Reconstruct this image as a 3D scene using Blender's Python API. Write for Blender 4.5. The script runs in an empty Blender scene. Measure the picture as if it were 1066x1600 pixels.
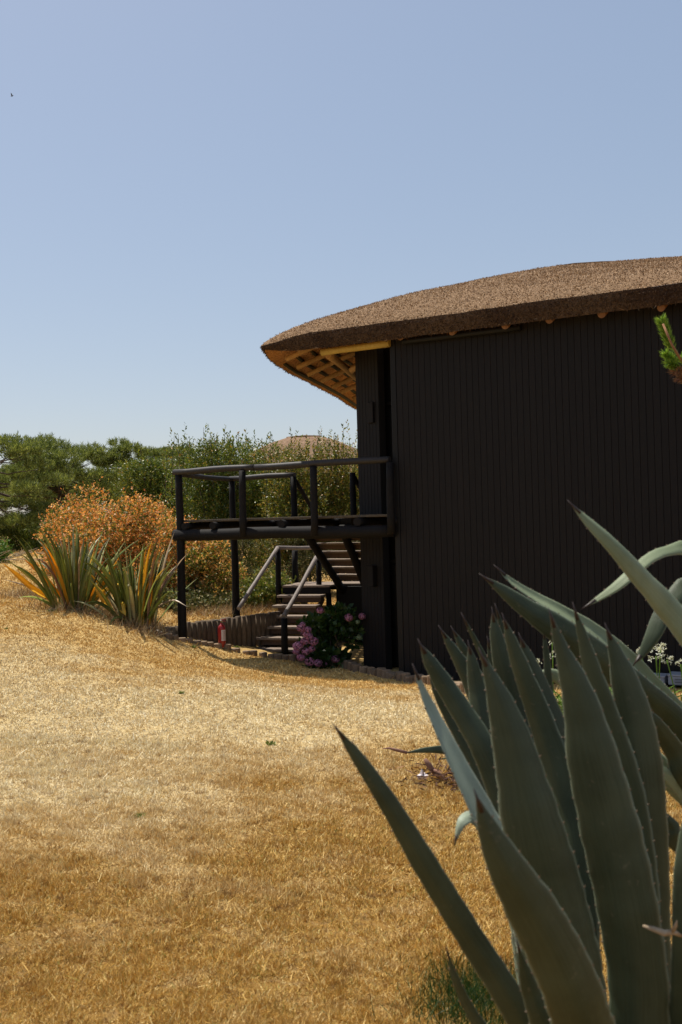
import bpy, math, random
import numpy as np
from mathutils import Vector, Matrix
import mathutils

random.seed(7)
RNG = np.random.default_rng(11)
S = bpy.context.scene
COL = S.collection

# ------------------------------------------------------------------ camera
F = 35.0 / 36.0 * 1600.0          # focal length measured in photo pixels
cam_d = bpy.data.cameras.new('camera')
cam = bpy.data.objects.new('camera', cam_d)
COL.objects.link(cam)
cam_d.sensor_fit = 'VERTICAL'
cam_d.sensor_height = 36.0
cam_d.lens = 35.0
cam_d.clip_start = 0.05
cam_d.clip_end = 3000
cam_d.dof.use_dof = True
cam_d.dof.focus_distance = 14.0
cam_d.dof.aperture_fstop = 5.6
CM = Matrix.Rotation(math.radians(90 + 0.44), 4, 'X') @ Matrix.Rotation(math.radians(-1.6), 4, 'Z')
cam.matrix_world = CM
S.camera = cam

# ------------------------------------------------------------------ world, sun
TO_SUN = Vector((-0.318, 0.300, 1.0)).normalized()
ELEV = math.asin(TO_SUN.z)
AZ = math.atan2(TO_SUN.x, TO_SUN.y)
w = bpy.data.worlds.new('World')
S.world = w
w.use_nodes = True
nt = w.node_tree
nt.nodes.clear()
sky = nt.nodes.new('ShaderNodeTexSky')
sky.sky_type = 'NISHITA'
sky.sun_disc = False
sky.sun_elevation = ELEV
sky.sun_rotation = AZ
sky.altitude = 0
sky.air_density = 1.0
sky.dust_density = 1.2
sky.ozone_density = 1.6
hs = nt.nodes.new('ShaderNodeHueSaturation')
hs.inputs['Saturation'].default_value = 1.2
hs.inputs['Value'].default_value = 1.68
bg = nt.nodes.new('ShaderNodeBackground')
bg.inputs['Strength'].default_value = 0.13
out = nt.nodes.new('ShaderNodeOutputWorld')
gm = nt.nodes.new('ShaderNodeGamma')
gm.inputs[1].default_value = 0.52
nt.links.new(sky.outputs[0], gm.inputs[0])
nt.links.new(gm.outputs[0], hs.inputs['Color'])
tint = nt.nodes.new('ShaderNodeMix'); tint.data_type = 'RGBA'; tint.blend_type = 'MULTIPLY'
tint.inputs[0].default_value = 1.0
tint.inputs[7].default_value = (1.0, .99, 1.02, 1)
nt.links.new(hs.outputs[0], tint.inputs[6])
nt.links.new(tint.outputs[2], bg.inputs[0])
nt.links.new(bg.outputs[0], out.inputs[0])

sd = bpy.data.lights.new('sun', 'SUN')
sd.energy = 4.8
sd.angle = math.radians(0.55)
sd.color = (1.0, 0.94, 0.84)
sun = bpy.data.objects.new('sun', sd)
COL.objects.link(sun)
sun.rotation_euler = TO_SUN.to_track_quat('Z', 'Y').to_euler()

S.view_settings.view_transform = 'Standard'
S.view_settings.look = 'None'
S.view_settings.gamma = 1.0
S.view_settings.exposure = 0.3
S.view_settings.use_curve_mapping = False
S.cycles.max_bounces = 8
S.cycles.transparent_max_bounces = 8

# ------------------------------------------------------------------ helpers
def P(px, py, D):
    """the world point that lies D metres ahead in the direction of photo pixel px, py"""
    d = CM.to_3x3() @ Vector(((px - 533) / F, -(py - 800) / F, -1.0))
    return d * (D / d.y)

def smooth(a):
    a = np.clip(a, 0, 1)
    return a * a * (3 - 2 * a)

def T(x, y, bumps=True):
    """height of the ground"""
    x = np.asarray(x, float); y = np.asarray(y, float)
    yy = np.clip(y, 0, 17) / 17
    A = 0.3 + 1.0 * yy
    ww = 2.7 - 1.95 * smooth((y - 8.5) / 9.5)
    x0 = -3.3 * yy
    z = -1.45 - A / (1 + np.exp(-np.clip((x - x0) / ww, -30, 30)))
    d1 = -.72 * (x + 3.2) + .70 * (y - 19.55)
    m1 = smooth((d1 - .05) / .22) * smooth((y - 19.2) / .5)
    z = z + np.maximum(-1.97 - z, 0) * m1
    z = z + .60 * smooth((y - 20.5) / 12) * smooth((-x - 3.2) / 3.5)
    r = np.sqrt(x * x + y * y)
    z = z - smooth((r - 75) / 250) * 9
    if bumps:
        z = z + .018 * np.sin(x * 2.1 + 1.3 * np.sin(y * 1.1)) * np.sin(y * 1.7 + .8 * np.sin(x * 1.3)) \
              + .010 * np.sin(x * 5.3 + 2 * np.sin(y * 2.3)) * np.sin(y * 4.7 + x)
    return z

def TZ(x, y):
    return float(T(x, y))

def G(px, py):
    """the ground point seen at photo pixel px, py"""
    d = P(px, py, 1.0)
    lo = 1.0
    D = 1.0
    while D < 120:
        if d.z * D < TZ(d.x * D, D):
            break
        lo = D
        D *= 1.02
    hi = D
    for _ in range(30):
        m = (lo + hi) / 2
        if d.z * m < TZ(d.x * m, m):
            hi = m
        else:
            lo = m
    return Vector((d.x * hi, hi, TZ(d.x * hi, hi)))

def mesh_from(name, verts, faces, smooth_shade=False):
    me = bpy.data.meshes.new(name)
    me.from_pydata([tuple(v) for v in verts], [], faces)
    me.validate()
    if smooth_shade:
        me.polygons.foreach_set('use_smooth', [True] * len(me.polygons))
    me.update()
    return me

def poly_soup(name, V, smooth_shade=False):
    """V: (n, k, 3) array -> n separate k-gons"""
    n, k, _ = V.shape
    me = bpy.data.meshes.new(name)
    me.vertices.add(n * k)
    me.vertices.foreach_set('co', V.reshape(-1).astype(np.float32))
    me.loops.add(n * k)
    me.loops.foreach_set('vertex_index', np.arange(n * k, dtype=np.int32))
    me.polygons.add(n)
    me.polygons.foreach_set('loop_start', np.arange(0, n * k, k, dtype=np.int32))
    me.polygons.foreach_set('loop_total', np.full(n, k, dtype=np.int32))
    me.update(calc_edges=True)
    return me

def link(name, me, mat, parent=None, kind=None):
    o = bpy.data.objects.new(name, me)
    COL.objects.link(o)
    if mat is not None and not me.materials:
        me.materials.append(mat)
    if parent is not None:
        o.parent = parent
        o.matrix_parent_inverse = root_inv(parent)
    if kind:
        o['kind'] = kind
    return o

ROOTS = {}
def root_inv(parent):
    m = ROOTS.get(parent.name)
    return m if m is not None else Matrix.Identity(4)

def thing(name, label, cat, loc=(0, 0, 0), group=None):
    o = bpy.data.objects.new(name, None)
    COL.objects.link(o)
    o.location = loc
    o.empty_display_size = .2
    o['label'] = label
    o['category'] = cat
    if group:
        o['group'] = group
    ROOTS[o.name] = Matrix.Translation(Vector(loc)).inverted()
    return o

def tag(o, label, cat, group=None):
    o['label'] = label
    o['category'] = cat
    if group:
        o['group'] = group
    return o

class MB:
    def __init__(s):
        s.v = []; s.f = []
    def add(s, vs, fs):
        b = len(s.v)
        s.v += [Vector(v) for v in vs]
        s.f += [tuple(b + i for i in f) for f in fs]
        return s
    def box(s, c, ax, ay, az, bev=0):
        """box centred c with half-extent vectors"""
        c = Vector(c); ax = Vector(ax); ay = Vector(ay); az = Vector(az)
        if bev <= 0:
            vs = [c + i * ax + j * ay + k * az for k in (-1, 1) for j in (-1, 1) for i in (-1, 1)]
            s.add(vs, [(0, 2, 3, 1), (4, 5, 7, 6), (0, 1, 5, 4), (2, 6, 7, 3), (0, 4, 6, 2), (1, 3, 7, 5)])
        else:
            me_b = bev
            L = [ax.length, ay.length, az.length]
            u = [ax.normalized(), ay.normalized(), az.normalized()]
            vs = []; idx = {}
            for sx in (-1, 1):
                for sy in (-1, 1):
                    for sz in (-1, 1):
                        sg = (sx, sy, sz)
                        for a in range(3):
                            p = c.copy()
                            for k in range(3):
                                p += u[k] * sg[k] * (L[k] if k == a else L[k] - me_b)
                            idx[(sg, a)] = len(vs)
                            vs.append(p)
            fs = []
            for a in range(3):
                b1, b2 = (a + 1) % 3, (a + 2) % 3
                for sa in (-1, 1):
                    q = []
                    for (i, j) in ((-1, -1), (1, -1), (1, 1), (-1, 1)):
                        sg = [0, 0, 0]; sg[a] = sa; sg[b1] = i; sg[b2] = j
                        q.append(idx[(tuple(sg), a)])
                    fs.append(tuple(q if sa > 0 else q[::-1]))
            for a in range(3):
                b1, b2 = (a + 1) % 3, (a + 2) % 3
                for i in (-1, 1):
                    for j in (-1, 1):
                        g0 = [0, 0, 0]; g0[b1] = i; g0[b2] = j; g0[a] = -1
                        g1 = list(g0); g1[a] = 1
                        q = [idx[(tuple(g0), b1)], idx[(tuple(g1), b1)], idx[(tuple(g1), b2)], idx[(tuple(g0), b2)]]
                        fs.append(tuple(q if i * j > 0 else q[::-1]))
            for sg in [(i, j, k) for i in (-1, 1) for j in (-1, 1) for k in (-1, 1)]:
                q = [idx[(sg, 0)], idx[(sg, 1)], idx[(sg, 2)]]
                fs.append(tuple(q if sg[0] * sg[1] * sg[2] > 0 else q[::-1]))
            s.add(vs, fs)
        return s
    def tube(s, pts, rad, n=10, caps=True):
        pts = [Vector(p) for p in pts]
        if not hasattr(rad, '__len__'):
            rad = [rad] * len(pts)
        rings = []
        t0 = (pts[1] - pts[0]).normalized()
        up = Vector((0, 0, 1)) if abs(t0.z) < .9 else Vector((1, 0, 0))
        a = t0.cross(up).normalized()
        vs = []; fs = []
        for i, p in enumerate(pts):
            if i == 0: t = pts[1] - pts[0]
            elif i == len(pts) - 1: t = pts[-1] - pts[-2]
            else: t = pts[i + 1] - pts[i - 1]
            t.normalize()
            a = (a - t * a.dot(t)).normalized()
            b = t.cross(a)
            for k in range(n):
                an = 2 * math.pi * k / n
                vs.append(p + (a * math.cos(an) + b * math.sin(an)) * rad[i])
        for i in range(len(pts) - 1):
            for k in range(n):
                k2 = (k + 1) % n
                fs.append((i * n + k, i * n + k2, (i + 1) * n + k2, (i + 1) * n + k))
        if caps:
            fs.append(tuple(range(n - 1, -1, -1)))
            fs.append(tuple((len(pts) - 1) * n + k for k in range(n)))
        s.add(vs, fs)
        return s
    def lathe(s, c, prof, n=16, axis=(0, 0, 1)):
        c = Vector(c)
        pts = [c + Vector(axis).normalized() * z for r, z in prof]
        s.tube(pts, [max(r, .0005) for r, z in prof], n)
        return s
    def build(s, name, mat, parent=None, sm=False, kind=None):
        return link(name, mesh_from(name, s.v, s.f, sm), mat, parent, kind)

def log_pts(a, b, n=7, wob=.012, rnd=random):
    a = Vector(a); b = Vector(b)
    d = (b - a).normalized()
    up = Vector((0, 0, 1)) if abs(d.z) < .9 else Vector((1, 0, 0))
    u = d.cross(up).normalized(); v = d.cross(u)
    ph = [rnd.uniform(0, 6.28) for _ in range(4)]
    L = (b - a).length
    out = []
    for i in range(n):
        t = i / (n - 1)
        e = math.sin(math.pi * t)
        out.append(a.lerp(b, t) + u * wob * math.sin(t * L * 2.1 + ph[0]) * e + v * wob * math.sin(t * L * 1.7 + ph[1]) * e)
    return out

def log(name, a, b, r, mat, parent=None, r2=None, n=12, wob=.012):
    L = (Vector(b) - Vector(a)).length
    k = max(4, int(L / .35) + 2)
    r2 = r if r2 is None else r2
    rr = [(r + (r2 - r) * i / (k - 1)) * (1 + random.uniform(-.05, .05)) for i in range(k)]
    o = MB().tube(log_pts(a, b, k, wob), rr, n).build(name, mat, parent, True)
    o.data.polygons[-1].use_smooth = False
    o.data.polygons[-2].use_smooth = False
    return o

# ------------------------------------------------------------------ materials
def newmat(name):
    m = bpy.data.materials.new(name)
    m.use_nodes = True
    t = m.node_tree
    b = t.nodes['Principled BSDF']
    return m, t, b

def N(t, typ, **kw):
    n = t.nodes.new(typ)
    for k, v in kw.items():
        setattr(n, k, v)
    return n

def ramp(t, stops, fac):
    r = t.nodes.new('ShaderNodeValToRGB')
    els = r.color_ramp.elements
    while len(els) < len(stops):
        els.new(.5)
    for e, (p, c) in zip(els, stops):
        e.position = p
        e.color = (c[0], c[1], c[2], 1)
    t.links.new(fac, r.inputs[0])
    return r.outputs[0]

def noise(t, scale, vec=None, detail=4, rough=.55, dist=0):
    n = t.nodes.new('ShaderNodeTexNoise')
    n.inputs['Scale'].default_value = scale
    n.inputs['Detail'].default_value = detail
    n.inputs['Roughness'].default_value = rough
    n.inputs['Distortion'].default_value = dist
    if vec is not None:
        t.links.new(vec, n.inputs['Vector'])
    return n.outputs['Fac']

def mapping(t, scale=(1, 1, 1), rot=(0, 0, 0), coord='Object'):
    tc = t.nodes.new('ShaderNodeTexCoord')
    mp = t.nodes.new('ShaderNodeMapping')
    mp.inputs['Scale'].default_value = scale
    mp.inputs['Rotation'].default_value = rot
    t.links.new(tc.outputs[coord], mp.inputs[0])
    return mp.outputs[0]

def bump(t, b, h, strength, dist=.01):
    bn = t.nodes.new('ShaderNodeBump')
    bn.inputs['Strength'].default_value = strength
    bn.inputs['Distance'].default_value = dist
    t.links.new(h, bn.inputs['Height'])
    t.links.new(bn.outputs[0], b.inputs['Normal'])

def mixc(t, fac, a, b, mode='MIX'):
    m = t.nodes.new('ShaderNodeMix')
    m.data_type = 'RGBA'
    m.blend_type = mode
    for s, v in ((0, fac), (6, a), (7, b)):
        if hasattr(v, 'links') or hasattr(v, 'is_linked'):
            t.links.new(v, m.inputs[s])
        elif s == 0:
            m.inputs[s].default_value = v
        else:
            m.inputs[s].default_value = (v[0], v[1], v[2], 1)
    return m.outputs[2]

def math_n(t, op, a, b=None, clamp=False):
    m = t.nodes.new('ShaderNodeMath')
    m.operation = op
    m.use_clamp = clamp
    for i, v in enumerate((a, b)):
        if v is None: continue
        if hasattr(v, 'is_linked'):
            t.links.new(v, m.inputs[i])
        else:
            m.inputs[i].default_value = v
    return m.outputs[0]

def wood_mat(name, c1, c2, grain=(6, 6, 1.2), rough=.75, bs=.4, var=.25, spec=.3):
    m, t, b = newmat(name)
    v = mapping(t, (1, 1, 1))
    oi = t.nodes.new('ShaderNodeObjectInfo')
    mp = t.nodes.new('ShaderNodeMapping')
    mp.inputs['Scale'].default_value = grain
    t.links.new(v, mp.inputs[0])
    comb = t.nodes.new('ShaderNodeCombineXYZ')
    r10 = math_n(t, 'MULTIPLY', oi.outputs['Random'], 37.0)
    t.links.new(r10, comb.inputs[0]); t.links.new(r10, comb.inputs[1])
    t.links.new(comb.outputs[0], mp.inputs['Location'])
    n1 = noise(t, 9, mp.outputs[0], 6, .65, .4)
    col = ramp(t, [(.3, c1), (.7, c2)], n1)
    vv = math_n(t, 'MULTIPLY_ADD', oi.outputs['Random'], var)
    vv.node.inputs[2].default_value = 1 - var / 2
    hsv = t.nodes.new('ShaderNodeHueSaturation')
    t.links.new(vv, hsv.inputs['Value'])
    t.links.new(col, hsv.inputs['Color'])
    t.links.new(hsv.outputs[0], b.inputs['Base Color'])
    b.inputs['Roughness'].default_value = rough
    b.inputs['Specular IOR Level'].default_value = spec
    bump(t, b, n1, bs, .006)
    return m

def leaf_mat(name, stops, rough=.5, trans=.25, spec=.35, patch=None):
    """random colour leaf by leaf, some light passing through"""
    m, t, b = newmat(name)
    g = t.nodes.new('ShaderNodeNewGeometry')
    col = ramp(t, stops, g.outputs['Random Per Island'])
    if patch:
        nz = noise(t, patch[0], g.outputs['Position'], 2)
        f = ramp(t, [(.42, (0, 0, 0)), (.6, (1, 1, 1))], nz)
        col = mixc(t, f, col, patch[1])
    t.links.new(col, b.inputs['Base Color'])
    b.inputs['Roughness'].default_value = rough
    b.inputs['Specular IOR Level'].default_value = spec
    tr = t.nodes.new('ShaderNodeBsdfTranslucent')
    t.links.new(mixc(t, .5, col, (1, 1, .35), 'MULTIPLY'), tr.inputs[0])
    mx = t.nodes.new('ShaderNodeMixShader')
    mx.inputs[0].default_value = trans
    t.links.new(b.outputs[0], mx.inputs[1])
    t.links.new(tr.outputs[0], mx.inputs[2])
    o = t.nodes['Material Output']
    t.links.new(mx.outputs[0], o.inputs[0])
    return m

def plain(name, c, rough=.6, metal=0, spec=.5, nscale=0, namp=.2):
    m, t, b = newmat(name)
    b.inputs['Roughness'].default_value = rough
    b.inputs['Metallic'].default_value = metal
    b.inputs['Specular IOR Level'].default_value = spec
    if nscale:
        nz = noise(t, nscale, mapping(t), 4)
        lo = [x * (1 - namp) for x in c]; hi = [min(1, x * (1 + namp)) for x in c]
        t.links.new(ramp(t, [(.35, lo), (.65, hi)], nz), b.inputs['Base Color'])
        bump(t, b, nz, .15, .004)
    else:
        b.inputs['Base Color'].default_value = (c[0], c[1], c[2], 1)
    return m

def lawn_color(t, soil=False):
    """dry lawn colour from the place on the lawn"""
    g = t.nodes.new('ShaderNodeNewGeometry')
    sep = t.nodes.new('ShaderNodeSeparateXYZ')
    t.links.new(g.outputs['Position'], sep.inputs[0])
    X, Y = sep.outputs[0], sep.outputs[1]
    nb = noise(t, .55, g.outputs['Position'], 4, .6)
    nm = noise(t, 2.6, g.outputs['Position'], 5, .62)
    nf = noise(t, 11, g.outputs['Position'], 4, .6)
    # straw-pale strip where the lawn is bleached, tawny beyond its near and far edges
    e1 = math_n(t, 'SUBTRACT', Y, math_n(t, 'MULTIPLY_ADD', X, 2.1))
    e1.node.inputs[1].default_value = 0
    t.links.new(math_n(t, 'ADD', math_n(t, 'MULTIPLY', X, 1.35), 8.4), e1.node.inputs[1])
    e1 = math_n(t, 'ADD', e1, math_n(t, 'MULTIPLY', math_n(t, 'SUBTRACT', nb, .5), 7.0))
    m1 = t.nodes.new('ShaderNodeMapRange'); m1.interpolation_type = 'SMOOTHSTEP'
    m1.inputs['From Min'].default_value = -2.6; m1.inputs['From Max'].default_value = 2.4
    t.links.new(e1, m1.inputs['Value'])
    e2 = math_n(t, 'ADD', Y, math_n(t, 'MULTIPLY', math_n(t, 'SUBTRACT', nb, .5), 9.0))
    m2 = t.nodes.new('ShaderNodeMapRange'); m2.interpolation_type = 'SMOOTHSTEP'
    m2.inputs['From Min'].default_value = 16.2; m2.inputs['From Max'].default_value = 11.0
    t.links.new(e2, m2.inputs['Value'])
    pale = math_n(t, 'MULTIPLY', m1.outputs[0], m2.outputs[0])
    pn = math_n(t, 'ADD', pale, math_n(t, 'MULTIPLY', math_n(t, 'SUBTRACT', nm, .5), 1.5), True)
    if soil:
        far = math_n(t, 'GREATER_THAN', Y, 12.0)
        c = mixc(t, m1.outputs[0], (.22, .12, .03), (.46, .31, .12))
        c = mixc(t, pn, c, (.47, .355, .175))
        c = mixc(t, ramp(t, [(.38, (1, 1, 1)), (.5, (0, 0, 0))], noise(t, 22, g.outputs['Position'], 4, .65)), c, (.20, .12, .045))
    else:
        rnd_ = g.outputs['Random Per Island']
        a = ramp(t, [(0, (.33, .17, .034)), (.4, (.58, .355, .082)), (.75, (.73, .50, .17)), (.93, (.84, .66, .30)), (.96, (.28, .27, .06))], rnd_)
        a2 = ramp(t, [(0, (.42, .23, .06)), (.5, (.70, .46, .15)), (1, (.84, .64, .28))], rnd_)
        a = mixc(t, m1.outputs[0], a, a2)
        p = ramp(t, [(0, (.56, .40, .18)), (.4, (.80, .67, .40)), (1, (.92, .84, .60))], rnd_)
        c = mixc(t, pn, a, p)
        c = mixc(t, ramp(t, [(.30, (.8, .8, .8)), (.44, (0, 0, 0))], nf), c, (.30, .16, .05))
        c = mixc(t, ramp(t, [(.55, (0, 0, 0)), (.72, (.28, .28, .28))], nm), c, (.50, .28, .08))
    return c, nm, nf

M = {}
m, t, b = newmat('ground_soil')
c, nm, nf = lawn_color(t, True)
t.links.new(c, b.inputs['Base Color'])
b.inputs['Roughness'].default_value = .95
b.inputs['Specular IOR Level'].default_value = .1
bump(t, b, nf, .8, .04)
M['ground'] = m
m, t, b = newmat('dry_grass')
c, nm, nf = lawn_color(t, False)
t.links.new(c, b.inputs['Base Color'])
b.inputs['Roughness'].default_value = .7
b.inputs['Specular IOR Level'].default_value = .15
M['grass'] = m
M['black_board'] = wood_mat('black_board', (.0052, .0038, .0036), (.0088, .0069, .0066), (5, 5, .5), .7, .5, .16, .25)
M['black_trim'] = wood_mat('black_trim', (.004, .0036, .0034), (.007, .0063, .006), (5, 5, .5), .6, .3, .2, .25)
M['dark_log'] = wood_mat('dark_log', (.0045, .0038, .0036), (.011, .009, .0085), (3, 3, 1), .75, .6, .2, .2)
M['rail_log'] = wood_mat('rail_log', (.013, .0105, .010), (.030, .025, .023), (3, 3, 1), .6, .5, .2, .4)
M['worn_rail'] = wood_mat('worn_rail', (.14, .115, .10), (.28, .235, .21), (3, 3, 1), .65, .5, .2, .35)
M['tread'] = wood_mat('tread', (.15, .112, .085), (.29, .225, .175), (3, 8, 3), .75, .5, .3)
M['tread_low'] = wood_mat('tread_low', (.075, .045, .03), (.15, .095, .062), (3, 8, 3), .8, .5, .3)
M['deck_board'] = wood_mat('deck_board', (.055, .042, .03), (.12, .095, .065), (3, 8, 3), .8, .5, .4)
M['pole'] = wood_mat('pole', (.09, .065, .042), (.18, .13, .085), (4, 4, 1), .85, .8, .5)
M['edging'] = wood_mat('edging', (.14, .095, .06), (.27, .19, .12), (4, 4, 3), .85, .8, .5)
M['rafter'] = wood_mat('rafter', (.26, .14, .05), (.44, .26, .10), (3, 3, 1), .7, .3, .3)
M['plate'] = wood_mat('plate', (.36, .24, .05), (.50, .36, .10), (3, 3, 1), .65, .3, .1)
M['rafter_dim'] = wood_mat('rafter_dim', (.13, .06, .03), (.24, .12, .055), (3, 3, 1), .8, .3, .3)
M['batten'] = wood_mat('batten', (.03, .027, .014), (.07, .06, .028), (3, 3, 1), .8, .3, .3)
M['bark'] = wood_mat('bark', (.05, .033, .024), (.14, .10, .075), (4, 4, 1.5), .95, 1.0, .2)
M['twig'] = wood_mat('twig', (.28, .20, .12), (.48, .38, .26), (4, 4, 4), .9, .5, .2)

# thatch: matted reed, brown
def thatch_mat(name, stops, sc=26):
    m, t, b = newmat(name)
    v = mapping(t)
    n1 = noise(t, sc, v, 6, .7)
    n2 = noise(t, 1.1, v, 3)
    c = ramp(t, stops, n1)
    c = mixc(t, ramp(t, [(.35, (0, 0, 0)), (.7, (1, 1, 1))], n2), c, mixc(t, .3, c, (.30, .20, .12)))
    t.links.new(c, b.inputs['Base Color'])
    b.inputs['Roughness'].default_value = .95
    b.inputs['Specular IOR Level'].default_value = .1
    bump(t, b, n1, 1.0, .05)
    return m
M['thatch'] = thatch_mat('thatch', [(.35, (.10, .057, .030)), (.5, (.26, .160, .088)), (.66, (.44, .295, .175))])
M['thatch_far'] = thatch_mat('thatch_far', [(.35, (.14, .085, .055)), (.5, (.22, .14, .09)), (.66, (.30, .20, .13))], 6)
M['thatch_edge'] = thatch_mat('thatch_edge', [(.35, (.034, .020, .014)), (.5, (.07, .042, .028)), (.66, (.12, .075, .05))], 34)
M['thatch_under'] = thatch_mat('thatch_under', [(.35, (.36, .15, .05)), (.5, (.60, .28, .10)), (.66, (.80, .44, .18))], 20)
M['reed'] = leaf_mat('reed', [(0, (.13, .075, .04)), (.4, (.32, .195, .108)), (.8, (.50, .335, .20)), (1, (.68, .51, .34))], .8, .05, .15)
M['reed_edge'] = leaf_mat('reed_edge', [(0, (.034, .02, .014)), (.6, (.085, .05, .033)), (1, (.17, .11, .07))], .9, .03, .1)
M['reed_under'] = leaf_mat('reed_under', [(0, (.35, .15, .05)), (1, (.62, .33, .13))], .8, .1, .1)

M['pine'] = leaf_mat('pine', [(0, (.05, .075, .016)), (.45, (.13, .16, .036)), (1, (.36, .39, .11))], .5, .4)
M['pine_near'] = leaf_mat('pine_near', [(0, (.07, .16, .02)), (.5, (.20, .34, .04)), (1, (.40, .56, .09))], .45, .3)
M['pine_brown'] = leaf_mat('pine_brown', [(0, (.16, .06, .03)), (1, (.36, .2, .09))], .6, .2)
M['litter'] = leaf_mat('litter', [(0, (.03, .014, .008)), (.7, (.12, .05, .025)), (1, (.30, .16, .08))], .8, .05)
M['bush'] = leaf_mat('bush', [(0, (.045, .075, .012)), (.45, (.11, .15, .02)), (.8, (.20, .23, .035)), (.95, (.30, .27, .05)), (1, (.45, .22, .05))], .4, .35)
M['bush_y'] = leaf_mat('bush_y', [(0, (.05, .07, .014)), (.4, (.14, .17, .022)), (.72, (.25, .24, .035)), (.88, (.40, .28, .06)), (1, (.5, .26, .07))], .42, .35)
M['orange_leaf'] = leaf_mat('orange_leaf', [(0, (.14, .16, .03)), (.14, (.30, .26, .05)), (.22, (.58, .20, .05)), (.6, (.80, .34, .09)), (1, (.92, .56, .24))], .5, .4)
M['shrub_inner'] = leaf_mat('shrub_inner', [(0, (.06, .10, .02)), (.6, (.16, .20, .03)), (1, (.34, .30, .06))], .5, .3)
M['orange_low'] = leaf_mat('orange_low', [(0, (.08, .11, .022)), (.35, (.22, .25, .04)), (.45, (.56, .27, .06)), (1, (.86, .50, .18))], .5, .4)
M['lime'] = leaf_mat('lime', [(0, (.06, .085, .018)), (.5, (.15, .19, .03)), (.85, (.30, .29, .06)), (1, (.45, .24, .08))], .45, .3)
M['green_shrub'] = leaf_mat('green_shrub', [(0, (.05, .12, .015)), (1, (.14, .24, .04))], .45, .3)
M['under'] = leaf_mat('under', [(0, (.05, .065, .018)), (.5, (.12, .13, .03)), (.75, (.20, .17, .06)), (1, (.34, .27, .13))], .7, .2)
M['strap'] = leaf_mat('strap', [(0, (.07, .14, .015)), (.6, (.15, .26, .03)), (1, (.25, .36, .06))], .4, .3)
M['weed'] = leaf_mat('weed', [(0, (.10, .14, .025)), (1, (.24, .28, .06))], .5, .2)
M['hyd_leaf'] = leaf_mat('hyd_leaf', [(0, (.02, .05, .01)), (1, (.045, .085, .018))], .4, .25)
M['hyd_pink'] = leaf_mat('hyd_pink', [(0, (.32, .10, .19)), (.5, (.42, .16, .27)), (1, (.58, .30, .40))], .6, .2)
M['hyd_pale'] = leaf_mat('hyd_pale', [(0, (.18, .26, .12)), (1, (.32, .38, .22))], .6, .2)
M['white_petal'] = leaf_mat('white_petal', [(0, (.62, .62, .48)), (1, (.82, .82, .74))], .5, .3)
M['straw'] = leaf_mat('straw', [(0, (.10, .055, .025)), (.3, (.24, .14, .06)), (.6, (.42, .27, .12)), (.9, (.6, .45, .26)), (1, (.20, .22, .06))], .8, .1)
M['red'] = plain('red_paint', (.32, .014, .014), .3, 0, .5)
M['label_white'] = plain('label_white', (.62, .56, .52), .5)
M['black_rubber'] = plain('black_rubber', (.015, .015, .015), .5)
M['metal'] = plain('metal', (.5, .5, .5), .3, 1)
M['ac'] = plain('ac_paint', (.30, .31, .34), .45, 0, .5, 4, .06)
M['ac_dark'] = plain('ac_dark', (.05, .05, .055), .5)
M['concrete'] = plain('concrete', (.16, .15, .14), .9, 0, .3, 12, .25)
M['bird'] = plain('bird', (.03, .03, .035), .8)
M['handle'] = plain('handle', (.25, .12, .09), .4, .6)
M['paper'] = plain('paper', (.75, .66, .66), .8)
M['dead_leaf'] = wood_mat('dead_leaf', (.13, .06, .04), (.30, .17, .12), (5, 5, 2), .85, .6, .2)
M['spine'] = plain('spine', (.028, .014, .010), .5)
M['young_bark'] = wood_mat('young_bark', (.22, .09, .04), (.42, .22, .11), (5, 5, 2), .8, .4, .1)
M['cone'] = plain('tooth', (.14, .09, .05), .5)

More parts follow.
